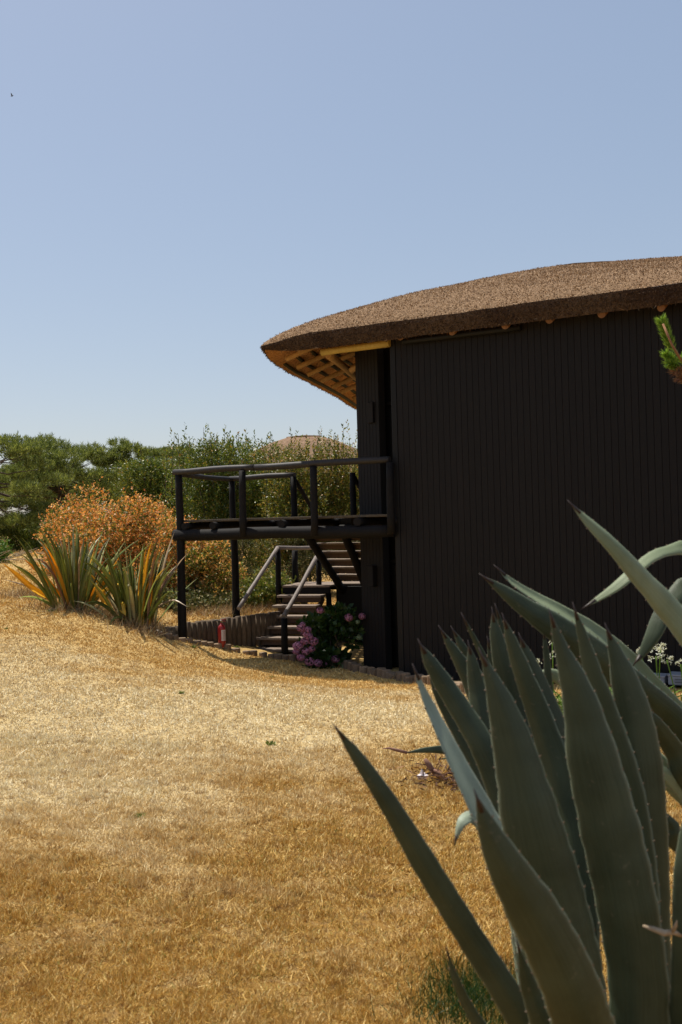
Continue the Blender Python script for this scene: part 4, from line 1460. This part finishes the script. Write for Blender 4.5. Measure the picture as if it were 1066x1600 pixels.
# ------------------------------------------------------------------ agapanthus by the wall
def agapanthus(px, D, heads, label, nl=34):
    c = P(px, 1130, D); z0 = TZ(c.x, c.y)
    base = Vector((c.x, c.y, z0))
    t_ = thing('agapanthus', label, 'plant', tuple(base), 'agapanthus plants by the wall')
    vs_, fs_ = [], []
    for i in range(nl):
        an = random.uniform(0, 6.28); tilt = random.uniform(.25, 1.0)
        L = random.uniform(.5, .85)
        p = base + Vector((math.cos(an), math.sin(an), 0)) * random.uniform(0, .14)
        pts_ = []
        for k_ in range(7):
            pts_.append(p.copy())
            p = p + Vector((math.cos(an) * math.sin(tilt), math.sin(an) * math.sin(tilt), math.cos(tilt))) * L / 6
            tilt += .22
        nrm = Vector((math.cos(an), math.sin(an), .8)).normalized()
        v_, f_ = strip(pts_, [.02, .028, .03, .03, .026, .018, .003], .12, nrm)
        link('leaf', mesh_from('leaf', v_, f_, True), M['strap'], t_)
    for (hx, hy, hr) in heads:
        h_ = P(hx, hy, D - .1 + random.uniform(-.12, .12))
        r_ = hr / F * D
        cp, _ = catmull([base + Vector((random.uniform(-.08, .08), 0, 0)), base.lerp(h_, .55) + Vector((.02, 0, 0)), h_ - Vector((0, 0, r_ * .6))], 8)
        MB().tube(cp, .006, 6).build('stem', M['strap'], t_, True)
        n = 22
        v = unit(RNG.normal(0, 1, (n, 3)) + np.array([0, 0, .5]))
        b0 = np.array(h_) - np.array([0, 0, r_ * .5])
        p_ = b0 + v * r_ * RNG.uniform(.55, 1, (n, 1))
        K = 4
        c_ = np.repeat(p_, K, 0); d_ = unit(np.repeat(v, K, 0) + RNG.normal(0, .7, (n * K, 3)))
        V = leaf_soup(c_, d_, r_ * .42, r_ * .16)
        link('flower_head', poly_soup('flower_head', V), M['white_petal'], t_)
agapanthus(858, 10.6, [(841, 1033, 6), (864, 1020, 6), (863, 1001, 5)], 'agapanthus with three small heads behind the big agave, leftmost')
agapanthus(905, 10.3, [], 'strappy green agapanthus clump without flowers, seen between agave leaves')
agapanthus(968, 10.6, [(968, 1008, 7), (979, 1011, 6), (994, 1027, 5)], 'agapanthus with small white heads just left of the largest flower head')
agapanthus(1020, 10.2, [(1025, 1018, 12), (1001, 1015, 7), (1032, 1008, 9)], 'agapanthus bearing the largest white flower head')
agapanthus(1062, 10.0, [(1042, 1026, 9), (1064, 1034, 7)], 'agapanthus at the right picture edge with two white heads')
agapanthus(945, 9.6, [], 'low agapanthus leaves in front of the others', 30)
agapanthus(1045, 9.3, [], 'nearest strappy agapanthus clump at right under the leaning agave leaf', 40)

# ------------------------------------------------------------------ agaves
def agave_leaf(parent, pl, convex=.16, yaw=0, thick=.10, teeth=True, mat='agave', seed=0, spine=.020, wav=.055, lip=-.05):
    """pl: (px, py, distance, width in photo pixels) from the tip to the base"""
    rnd = random.Random(seed)
    cps = [P(a, b_, d) for a, b_, d, w_ in pl]
    ws = [w_ * (.90 if w_ > 60 else .96) / F * d for a, b_, d, w_ in pl]
    NS = 54
    pts, us = catmull(cps, NS)
    wid = []
    for (i, u) in us:
        u2 = u * u * (3 - 2 * u) * .35 + u * .65
        wid.append(ws[i] * (1 - u2) + ws[i + 1] * u2)
    L = [0]
    for i in range(NS - 1):
        L.append(L[-1] + (pts[i + 1] - pts[i]).length)
    tot = L[-1]
    step = .042
    NC = 17
    vs, fs, uvs = [], [], []
    rows = []
    for i, p in enumerate(pts):
        tt = (pts[min(i + 1, NS - 1)] - pts[max(i - 1, 0)]).normalized()
        view = (-p).normalized()
        rotv = Matrix.Rotation(math.radians(yaw), 3, tt) @ view
        s = tt.cross(rotv).normalized()
        nn = s.cross(tt).normalized()
        if nn.dot(view) < 0: nn = -nn
        w_ = wid[i] * (1 + wav * (abs(math.sin(math.pi * L[i] / step)) - .5)) * (1 + .02 * math.sin(L[i] * 9 + seed))
        rows.append((p, s, nn, w_))
        th = w_ * thick
        for side_ in (0, 1):
            for j in range(NC):
                a = math.sin(math.pi / 2 * (-1 + 2 * j / (NC - 1)))
                bulge = convex * w_ * (1 - abs(a) ** 1.6) + lip * w_ * max(0, (abs(a) - .80) / .20) ** 1.5 + .012 * w_ * math.sin(a * 5 + L[i] * 4 + seed)
                thk = th * (1 - a * a) ** .5 * .5
                q_ = p + s * (a * w_ / 2) + nn * (bulge + (thk if side_ == 0 else -thk))
                vs.append(q_)
                uvs.append(((a + 1) / 2, L[i] / tot))
    R_ = NC * 2
    for i in range(NS - 1):
        for j in range(NC - 1):
            a = i * R_ + j; b_ = (i + 1) * R_ + j
            fs.append((a, a + 1, b_ + 1, b_))
            a += NC; b_ += NC
            fs.append((a, b_, b_ + 1, a + 1))
        for j in (0, NC - 1):
            a = i * R_ + j; b_ = (i + 1) * R_ + j
            fs.append((a, b_, b_ + NC, a + NC) if j == 0 else (a, a + NC, b_ + NC, b_))
    me = bpy.data.meshes.new('leaf')
    me.from_pydata([tuple(v) for v in vs], [], fs)
    uvl = me.uv_layers.new(name='UVMap')
    for lp in me.loops:
        uvl.data[lp.index].uv = uvs[lp.vertex_index]
    me.polygons.foreach_set('use_smooth', [True] * len(me.polygons))
    me.update()
    o = link('leaf', me, M[mat], parent)
    # terminal spine
    d0 = (pts[0] - pts[2]).normalized()
    MB().tube([pts[1] , pts[0], pts[0] + d0 * spine], [max(.003, wid[1] * .32), max(.0028, wid[0] * .42), .0006], 7).build('spine', M['spine'], o, True)
    if teeth:
        tb_ = MB()
        nxt = step
        while nxt < tot * .86:
            i = next(k_ for k_ in range(NS - 1) if L[k_ + 1] >= nxt)
            p, s, nn, w_ = rows[i]
            u = (nxt - L[i]) / max(1e-6, L[i + 1] - L[i])
            p2, s2, nn2, w2 = rows[i + 1]
            pc_ = p.lerp(p2, u); sc_ = s.lerp(s2, u); wc_ = w_ + (w2 - w_) * u
            tdir_ = (p - p2).normalized()
            for sg in (-1, 1):
                b0 = pc_ + sc_ * sg * (wc_ / 2 - .0015) + nn * lip * wc_
                hh = rnd.uniform(.003, .006)
                tb_.tube([b0, b0 + sc_ * sg * hh * .6 + tdir_ * .001, b0 + sc_ * sg * hh + tdir_ * .004], [.0028, .0014, .0003], 5)
            nxt += step * rnd.uniform(.75, 1.25)
        tb_.build('teeth', M['cone'], o, kind='stuff')
    return o

abase = Vector((P(905, 1900, 2.45).x, 2.45, 0)); abase.z = TZ(abase.x, abase.y)
BA = (905, 1900)
ag = thing('agave', 'big grey green agave filling the lower right foreground', 'agave', tuple(abase))
AG = [
    # slim leaf leaning far left
    ([(527, 1140, 2.05, 4), (560, 1185, 2.06, 22), (610, 1260, 2.07, 32), (665, 1352, 2.1, 42), (735, 1465, 2.15, 46), (812, 1590, 2.2, 48), (880, 1750, 2.35, 60), (900, 1880, 2.45, 90)], dict(convex=.12, yaw=10)),
    # broad front leaf
    ([(746, 1248, 1.75, 5), (765, 1300, 1.76, 38), (795, 1360, 1.78, 68), (833, 1425, 1.82, 90), (868, 1490, 1.86, 100), (903, 1575, 1.92, 104), (930, 1700, 2.1, 112), (915, 1880, 2.4, 130)], dict(convex=.20, yaw=0)),
    # tall broad leaf, second from the front
    ([(753, 1024, 2.18, 4), (768, 1060, 2.18, 24), (786, 1110, 2.18, 48), (806, 1180, 2.18, 78), (832, 1290, 2.18, 108), (860, 1400, 2.2, 120), (890, 1540, 2.22, 124), (905, 1700, 2.3, 124), (905, 1890, 2.42, 140)], dict(convex=.20, yaw=-8)),
    # tallest centre leaf
    ([(861, 962, 2.28, 4), (876, 1010, 2.28, 22), (895, 1060, 2.28, 44), (910, 1110, 2.28, 66), (927, 1190, 2.28, 90), (954, 1300, 2.28, 102), (980, 1420, 2.28, 104), (998, 1560, 2.3, 104), (985, 1720, 2.35, 110), (925, 1900, 2.45, 130)], dict(convex=.20, yaw=6)),
    # narrow leaf tucked behind it
    ([(898, 952, 2.5, 3), (909, 990, 2.5, 18), (923, 1040, 2.5, 30), (945, 1110, 2.5, 42), (968, 1190, 2.5, 54), (990, 1290, 2.5, 62), (1000, 1450, 2.5, 70), (960, 1700, 2.48, 80), (920, 1880, 2.5, 90)], dict(convex=.14, yaw=25)),
    # right upright leaf
    ([(949, 984, 2.55, 4), (962, 1020, 2.55, 24), (976, 1062, 2.55, 44), (990, 1120, 2.55, 64), (1000, 1200, 2.55, 78), (1007, 1320, 2.55, 84), (1010, 1450, 2.55, 84), (1005, 1600, 2.52, 84), (940, 1890, 2.5, 100)], dict(convex=.18, yaw=-10)),
    # inner leaves
    ([(788, 968, 2.72, 4), (800, 1005, 2.72, 22), (818, 1055, 2.72, 32), (843, 1120, 2.72, 42), (872, 1210, 2.7, 52), (895, 1320, 2.66, 60), (905, 1500, 2.6, 70), (905, 1880, 2.5, 90)], dict(convex=.18, yaw=20)),
    ([(814, 998, 2.85, 4), (828, 1035, 2.85, 24), (845, 1085, 2.85, 40), (868, 1150, 2.84, 52), (892, 1240, 2.82, 60), (905, 1380, 2.75, 66), (908, 1600, 2.65, 72), (905, 1890, 2.5, 90)], dict(convex=.18, yaw=-15)),
    ([(770, 958, 2.95, 3), (776, 995, 2.95, 22), (788, 1045, 2.95, 34), (800, 1100, 2.95, 42), (815, 1170, 2.92, 50), (840, 1300, 2.85, 60), (870, 1550, 2.7, 70), (900, 1880, 2.5, 90)], dict(convex=.2, yaw=0)),
    ([(776, 952, 3.05, 3), (790, 1000, 3.05, 14), (804, 1050, 3.05, 22), (822, 1110, 3.0, 34), (845, 1200, 2.95, 44), (870, 1400, 2.8, 60), (900, 1880, 2.55, 90)], dict(convex=.2, yaw=0)),
    ([(725, 966, 3.0, 3), (742, 1000, 3.0, 10), (762, 1042, 3.0, 15), (782, 1090, 3.0, 26), (808, 1170, 2.95, 40), (845, 1350, 2.8, 56), (890, 1860, 2.5, 90)], dict(convex=.12, yaw=30)),
    ([(690, 985, 3.1, 3), (706, 1012, 3.1, 16), (724, 1042, 3.1, 24), (748, 1090, 3.08, 34), (780, 1165, 3.0, 46), (825, 1330, 2.85, 60), (890, 1860, 2.5, 90)], dict(convex=.16, yaw=5)),
    ([(709, 986, 3.25, 3), (722, 1010, 3.25, 14), (738, 1045, 3.25, 22), (762, 1100, 3.2, 34), (800, 1200, 3.1, 46), (880, 1600, 2.7, 80)], dict(convex=.16, yaw=-10)),
    ([(733, 1010, 2.92, 3), (738, 1035, 2.92, 18), (745, 1075, 2.92, 27), (756, 1130, 2.9, 36), (778, 1220, 2.88, 48), (820, 1400, 2.75, 60), (890, 1860, 2.5, 90)], dict(convex=.22, yaw=0)),
    ([(763, 1003, 3.15, 3), (768, 1030, 3.15, 12), (776, 1070, 3.15, 22), (790, 1120, 3.1, 32), (820, 1250, 3.0, 50), (890, 1700, 2.6, 80)], dict(convex=.2, yaw=0)),
    ([(658, 1008, 2.65, 3), (672, 1034, 2.65, 22), (696, 1072, 2.65, 32), (722, 1112, 2.64, 37), (752, 1162, 2.62, 42), (785, 1235, 2.6, 50), (830, 1380, 2.55, 62), (895, 1860, 2.5, 90)], dict(convex=.16, yaw=0)),
    ([(672, 1053, 2.8, 3), (684, 1082, 2.8, 16), (703, 1118, 2.8, 22), (728, 1160, 2.78, 28), (765, 1230, 2.75, 40), (820, 1400, 2.65, 60), (890, 1860, 2.5, 90)], dict(convex=.16, yaw=-10)),
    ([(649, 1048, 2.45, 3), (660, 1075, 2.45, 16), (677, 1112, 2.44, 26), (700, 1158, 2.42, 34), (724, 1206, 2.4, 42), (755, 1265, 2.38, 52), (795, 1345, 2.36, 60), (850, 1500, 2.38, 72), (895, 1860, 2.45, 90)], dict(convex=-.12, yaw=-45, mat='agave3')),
    ([(850, 990, 3.0, 3), (853, 1015, 3.0, 10), (856, 1050, 3.0, 13), (858, 1090, 3.0, 16), (866, 1180, 2.95, 24), (895, 1500, 2.7, 50)], dict(convex=.1, yaw=20)),
    # right-hand leaves cut by the picture edge
    ([(1088, 1240, 2.2, 4), (1078, 1300, 2.2, 30), (1072, 1380, 2.2, 40), (1072, 1500, 2.22, 46), (1060, 1640, 2.3, 60), (950, 1880, 2.42, 90)], dict(convex=.14, yaw=0)),
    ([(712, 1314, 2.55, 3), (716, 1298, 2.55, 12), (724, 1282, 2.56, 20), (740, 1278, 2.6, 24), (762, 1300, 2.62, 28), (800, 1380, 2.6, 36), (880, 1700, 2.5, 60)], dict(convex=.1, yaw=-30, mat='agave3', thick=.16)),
    ([(700, 1490, 2.35, 3), (712, 1530, 2.36, 16), (735, 1580, 2.38, 22), (780, 1650, 2.4, 34), (880, 1820, 2.45, 60)], dict(convex=.1, yaw=35)),
    ([(810, 1480, 2.05, 4), (828, 1545, 2.08, 30), (855, 1620, 2.12, 46), (895, 1800, 2.3, 80)], dict(convex=.16, yaw=0)),
]
for i, (pl, kw) in enumerate(AG):
    agave_leaf(ag, pl, seed=i, **kw)
# broken dry twig caught in the leaves
tw = MB().tube([P(1005, 1447, 2.16), P(1022, 1452, 2.16), P(1038, 1458, 2.15), P(1052, 1456, 2.15), (P(1064, 1462, 2.2))], [.003, .006, .007, .006, .004], 7)
tw.tube([P(1050, 1456, 2.15), P(1056, 1446, 2.14), P(1058, 1438, 2.13)], [.005, .004, .001], 6)
o = tw.build('dry_twig', M['twig'], None, True)
tag(o, 'pale broken twig caught across the right leaves of the big agave', 'twig')

bb = P(1330, 1420, 3.4); bb.z = TZ(bb.x, bb.y)
ag2 = thing('agave', 'second agave beyond the right edge whose leaves lean in over the flowers', 'agave', tuple(bb))
BG = [
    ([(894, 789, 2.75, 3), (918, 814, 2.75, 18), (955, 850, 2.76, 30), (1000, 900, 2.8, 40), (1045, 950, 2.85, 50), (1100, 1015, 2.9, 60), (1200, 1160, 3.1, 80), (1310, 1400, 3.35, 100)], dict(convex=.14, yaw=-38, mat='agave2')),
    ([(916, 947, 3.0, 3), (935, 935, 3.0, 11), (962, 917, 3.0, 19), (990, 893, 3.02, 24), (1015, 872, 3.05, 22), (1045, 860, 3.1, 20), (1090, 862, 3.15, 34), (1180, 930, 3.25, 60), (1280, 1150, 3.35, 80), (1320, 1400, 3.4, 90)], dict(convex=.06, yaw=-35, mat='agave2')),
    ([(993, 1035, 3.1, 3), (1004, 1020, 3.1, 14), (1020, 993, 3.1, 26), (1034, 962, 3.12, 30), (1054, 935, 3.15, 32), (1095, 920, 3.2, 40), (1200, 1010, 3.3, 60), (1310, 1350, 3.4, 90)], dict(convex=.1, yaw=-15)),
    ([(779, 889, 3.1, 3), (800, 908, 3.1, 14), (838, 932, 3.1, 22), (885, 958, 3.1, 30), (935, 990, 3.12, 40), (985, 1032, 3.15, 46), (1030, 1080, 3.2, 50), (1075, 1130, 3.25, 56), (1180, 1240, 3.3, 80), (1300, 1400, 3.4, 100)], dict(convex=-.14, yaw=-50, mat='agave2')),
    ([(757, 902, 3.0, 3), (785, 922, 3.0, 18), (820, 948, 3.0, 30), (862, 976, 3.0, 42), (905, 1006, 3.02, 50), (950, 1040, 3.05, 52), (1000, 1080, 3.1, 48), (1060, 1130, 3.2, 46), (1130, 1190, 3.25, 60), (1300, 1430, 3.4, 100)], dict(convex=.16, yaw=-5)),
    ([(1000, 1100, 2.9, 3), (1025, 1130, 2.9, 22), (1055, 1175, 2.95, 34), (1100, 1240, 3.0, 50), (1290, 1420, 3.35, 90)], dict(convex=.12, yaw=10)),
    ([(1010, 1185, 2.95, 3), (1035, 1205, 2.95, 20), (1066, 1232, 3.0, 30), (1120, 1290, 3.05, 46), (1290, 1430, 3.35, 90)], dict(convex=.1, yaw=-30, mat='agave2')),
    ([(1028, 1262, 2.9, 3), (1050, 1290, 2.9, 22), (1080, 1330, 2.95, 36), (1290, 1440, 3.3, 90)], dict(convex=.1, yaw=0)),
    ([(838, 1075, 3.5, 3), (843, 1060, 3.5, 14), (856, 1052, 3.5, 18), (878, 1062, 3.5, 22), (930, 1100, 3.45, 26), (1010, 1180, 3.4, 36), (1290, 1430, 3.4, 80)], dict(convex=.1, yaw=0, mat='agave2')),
]
for i, (pl, kw) in enumerate(BG):
    agave_leaf(ag2, pl, seed=40 + i, **kw)

# low young agave hidden behind the big one
cb = G(790, 1215)
ag3 = thing('agave', 'low young agave lying out over the dry lawn left of the big agave', 'agave', tuple(cb))
dC = cb.y
CG = [
    ([(636, 1176, dC - .3, 2), (665, 1172, dC - .3, 9), (700, 1172, dC - .2, 14), (745, 1182, dC - .1, 17), (790, 1215, dC, 22)], dict(convex=.1, yaw=0, teeth=False)),
    ([(722, 1142, dC, 2), (738, 1160, dC, 12), (760, 1185, dC, 18), (790, 1215, dC, 24)], dict(convex=.15, yaw=0, teeth=False)),
    ([(770, 1100, dC, 2), (775, 1140, dC, 16), (790, 1212, dC, 26)], dict(convex=.2, yaw=0, teeth=False)),
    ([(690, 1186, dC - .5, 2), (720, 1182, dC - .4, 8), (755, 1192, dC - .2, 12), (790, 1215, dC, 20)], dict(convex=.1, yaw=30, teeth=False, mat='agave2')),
    ([(860, 1150, dC, 2), (830, 1165, dC, 16), (795, 1213, dC, 26)], dict(convex=.15, yaw=0, teeth=False)),
]
for i, (pl, kw) in enumerate(CG):
    o = agave_leaf(ag3, pl, seed=80 + i, **kw)
cpt = [P(636, 1176, dC - .3), P(620, 1172, dC - .3), P(608, 1169, dC - .3), P(598, 1170, dC - .3)]
MB().tube(cpt, [.012, .012, .008, .003], 6).build('dry_leaf_tip', M['dead_leaf'], ag3, True)

# withered leaf and litter beside it
q = G(690, 1222)
a0 = P(664, 1186, q.y + .0)
mbw = MB().tube([P(664, 1186, q.y), P(670, 1195, q.y), P(678, 1206, q.y), P(688, 1216, q.y)], [.012, .022, .02, .012], 7)
mbw.tube([P(676, 1203, q.y), P(684, 1206, q.y - .05), P(700, 1222, q.y - .1)], [.012, .014, .006], 6)
o = mbw.build('withered_leaf', M['dead_leaf'], None, True)
tag(o, 'withered brown agave leaf standing crooked out of the dry grass', 'dead leaf')
V = []
n = 900
pp = np.stack([q.x + .25 + RNG.normal(0, .22, n), q.y - .05 + RNG.normal(0, .22, n), np.zeros(n)], 1)
pp[:, 2] = T(pp[:, 0], pp[:, 1]) + RNG.uniform(.0, .10, n)
dd_ = unit(RNG.normal(0, 1, (n, 3)) * np.array([1, 1, .35]))
o = link('leaf_litter', poly_soup('leaf_litter', leaf_soup(pp, dd_, RNG.uniform(.03, .12, n), .011)), M['litter'], None, 'stuff')
tag(o, 'brown withered leaf litter beside the young agave', 'leaf litter')
q2 = P(660, 1200, q.y - .05)
q2.z = TZ(q2.x, q2.y) + .05
mbp = MB()
pv = [q2 + Vector(v) for v in ((-.03, 0, -.03), (.02, .01, -.045), (.045, 0, .0), (.012, .02, .02), (-.005, -.01, .055), (-.02, .01, .012), (-.045, 0, .0))]
cvp = q2 + Vector((0, -.02, 0)); cvb = q2 + Vector((0, .02, 0))
mbp.add(pv + [cvp, cvb], [(i, (i + 1) % 7, 7) for i in range(7)] + [((i + 1) % 7, i, 8) for i in range(7)])
o = mbp.build('paper_scrap', M['paper'], None)
tag(o, 'small crumpled white scrap lying by the withered leaf', 'paper scrap')

# ------------------------------------------------------------------ bird
bp = P(19, 150, 90)
bd = thing('bird', 'tiny dark bird flying high in the upper left sky', 'bird', tuple(bp))
MB().tube([bp + Vector((-.12, 0, -.03)), bp + Vector((-.04, 0, 0)), bp + Vector((.05, 0, .01)), bp + Vector((.13, 0, .05))], [.015, .05, .045, .008], 8).build('body', M['bird'], bd, True)
for sg in (-1, 1):
    MB().add([bp + Vector(v) for v in ((-.05, 0, .02), (.05, 0, .02), (.05, sg * .18, .12), (-.02, sg * .30, .17), (-.05, sg * .15, .10), (0, sg * .15, .085))], [(0, 1, 2, 4), (2, 3, 4), (0, 5, 1), (1, 5, 2)]).build('wing', M['bird'], bd)

# ------------------------------------------------------------------ weeds on the lawn
weeds = [(427, 1060, .16, 'small green weed high on the lawn below the steps'), (424, 1164, .13, 'green weed in the middle of the pale lawn'),
         (218, 1277, .10, 'small green weed left on the near lawn'), (284, 1084, .12, 'low green weed on the pale lawn below the extinguisher'),
         (80, 955, .15, 'green weed near the left sword leaved clump'), (10, 983, .10, 'green weed at the left picture edge'),
         (303, 1012, .15, 'green weed tuft against the log edging left of the extinguisher'), (371, 1012, .17, 'weed tuft at the foot of the deck post')]
for (px_, py_, r_, lab) in weeds:
    g = G(px_, py_)
    n = 46
    an = RNG.uniform(0, 6.28, n)
    d = unit(np.stack([np.cos(an), np.sin(an), RNG.uniform(.15, 1.1, n)], 1))
    c = np.array(g)[None] + np.stack([RNG.normal(0, r_ * .12, n), RNG.normal(0, r_ * .12, n), np.zeros(n)], 1)
    c[:, 2] = T(c[:, 0], c[:, 1])
    o = link('weed', poly_soup('weed', leaf_soup(c, d, RNG.uniform(.4, .9, n) * r_ * .5, r_ * .14)), M['weed'])
    tag(o, lab, 'weed', 'green weeds on the dry lawn')

# ------------------------------------------------------------------ dry grass
def in_house(x, y):
    rel = np.stack([x - CORNER.x, y - CORNER.y], -1)
    s = rel @ np.array([U_.x, U_.y]); d = rel @ np.array([NB.x, NB.y])
    return (d > -.1) & (s > -.6) & (d < 9)

def edge_side(x, y):
    """True on the lawn side of the log edging"""
    e = EDGE[::6]
    xs = x[:, None] - e[None, :, 0]; ys = y[:, None] - e[None, :, 1]
    i = np.argmin(xs * xs + ys * ys, 1)
    i = np.clip(i, 1, len(e) - 2)
    tx_ = e[i + 1, 0] - e[i - 1, 0]; ty_ = e[i + 1, 1] - e[i - 1, 1]
    cr = tx_ * (y - e[i, 1]) - ty_ * (x - e[i, 0])
    return cr < .0

def grass(n, Dlo, Dhi, pw, lmul=1.0, half=.40, off=.25):
    # depth distribution ~ D^-pw per ground area
    u = RNG.random(n)
    a = 2 - pw
    D = (Dlo ** a + u * (Dhi ** a - Dlo ** a)) ** (1 / a)
    th = RNG.uniform(-half, half, n)
    x = D * th + RNG.uniform(-off, off, n); y = D
    # clumping
    cl = .8 * np.sin(x * 11.1 + 2.2 * np.sin(y * 5.7)) * np.sin(y * 9.3 + 2.0 * np.sin(x * 6.1)) + .7 * np.sin(x * 23 + 3 * np.sin(y * 13)) * np.sin(y * 21 + 3 * np.sin(x * 12))
    keep = RNG.random(n) < np.clip(.78 + .28 * cl, .38, 1)
    keep &= ~((y > 16.0) & (x > -3.6) & ~edge_side(x, y) & (-.72 * (x + 3.2) + .70 * (y - 19.55) < 0))
    keep &= ~in_house(x, y)
    x = x[keep]; y = y[keep]; D = D[keep]; cl = cl[keep]
    n = len(x)
    z = T(x, y)
    flow = 6.28 * (np.sin(x * 1.3 + np.sin(y * .9)) + np.sin(y * 1.1 + 1.5 * np.sin(x * 1.7))) * .35
    an = flow + RNG.normal(0, 2.2, n)
    tilt = np.clip(RNG.normal(.95, .42, n) - .25 * np.clip(cl, -1, 1), .1, 1.5)
    L = (.017 + .007 * np.clip(cl, -1, 1.5) + RNG.exponential(.006, n)) * lmul * (1 + .03 * D)
    L = np.where(RNG.random(n) < .010, L * 2.4, L)
    wd = np.maximum(.0014, .00046 * D) * RNG.uniform(.7, 1.4, n)
    d = np.stack([np.cos(an) * np.sin(tilt), np.sin(an) * np.sin(tilt), np.cos(tilt)], 1)
    c = np.stack([x, y, z - .003], 1)
    s = unit(np.cross(d, RNG.normal(0, 1, (n, 3))))
    V = np.stack([c - s * wd[:, None], c + s * wd[:, None], c + d * L[:, None]], 1)
    return V
Vg = [grass(720000, 2.3, 27, 1.4), grass(900000, 2.3, 8.5, 1.3), grass(60000, 26, 48, 1.0, 2.2), grass(130000, 2.0, 26, 1.2, 1.4, .8, 1.5)]
gr = link('dry_grass', poly_soup('dry_grass', np.concatenate(Vg)), M['grass'], None, 'stuff')
tag(gr, 'short dry straw coloured lawn grass covering the slope', 'grass')

# greener, longer grass round the foot of the big agave, shade put into its dark colour
n = 2600
gc_ = G(760, 1565)
x = RNG.normal(gc_.x, .13, n); y = RNG.normal(gc_.y, .16, n)
z = T(x, y)
an = RNG.uniform(0, 6.28, n); tilt = np.clip(RNG.normal(.55, .35, n), .05, 1.3)
L = RNG.uniform(.03, .11, n)
d = np.stack([np.cos(an) * np.sin(tilt), np.sin(an) * np.sin(tilt), np.cos(tilt)], 1)
c = np.stack([x, y, z], 1)
s = unit(np.cross(d, RNG.normal(0, 1, (n, 3))))
o = link('green_grass', poly_soup('green_grass', np.stack([c - s * .0022, c + s * .0022, c + d * L[:, None]], 1)), M['hyd_leaf'], None, 'stuff')
tag(o, 'longer green grass coloured dark for the shade at the foot of the big agave', 'grass')

# rough dry stalks and twigs round the clumps and along the shrubs
n = 11000
ce = [f1, f2, G(60, 930), G(240, 985), Vector((-2.6, 21.5, 0)), Vector((-1.5, 22.5, 0)), Vector((-4, 23, 0)), Vector((-5.5, 23.0, 0))]
idx = RNG.integers(0, len(ce), n)
cc = np.array([(v.x, v.y) for v in ce])[idx] + RNG.normal(0, .42, (n, 2))
z = T(cc[:, 0], cc[:, 1])
ok = ~((-.72 * (cc[:, 0] + 3.2) + .70 * (cc[:, 1] - 19.55) < .15) & (cc[:, 0] > -3.4))
cc = cc[ok]; z = z[ok]; n = len(cc)
an = RNG.uniform(0, 6.28, n); tilt = np.clip(RNG.normal(.9, .5, n), .05, 1.5)
L = RNG.uniform(.08, .34, n)
d = np.stack([np.cos(an) * np.sin(tilt), np.sin(an) * np.sin(tilt), np.cos(tilt)], 1)
c = np.stack([cc[:, 0], cc[:, 1], z], 1)
s = unit(np.cross(d, RNG.normal(0, 1, (n, 3))))
o = link('dry_stalks', poly_soup('dry_stalks', np.stack([c - s * .006, c + s * .006, c + d * L[:, None]], 1)), M['straw'], None, 'stuff')
tag(o, 'rough dry stalks round the sword leaved clumps and shrubs', 'dry grass')
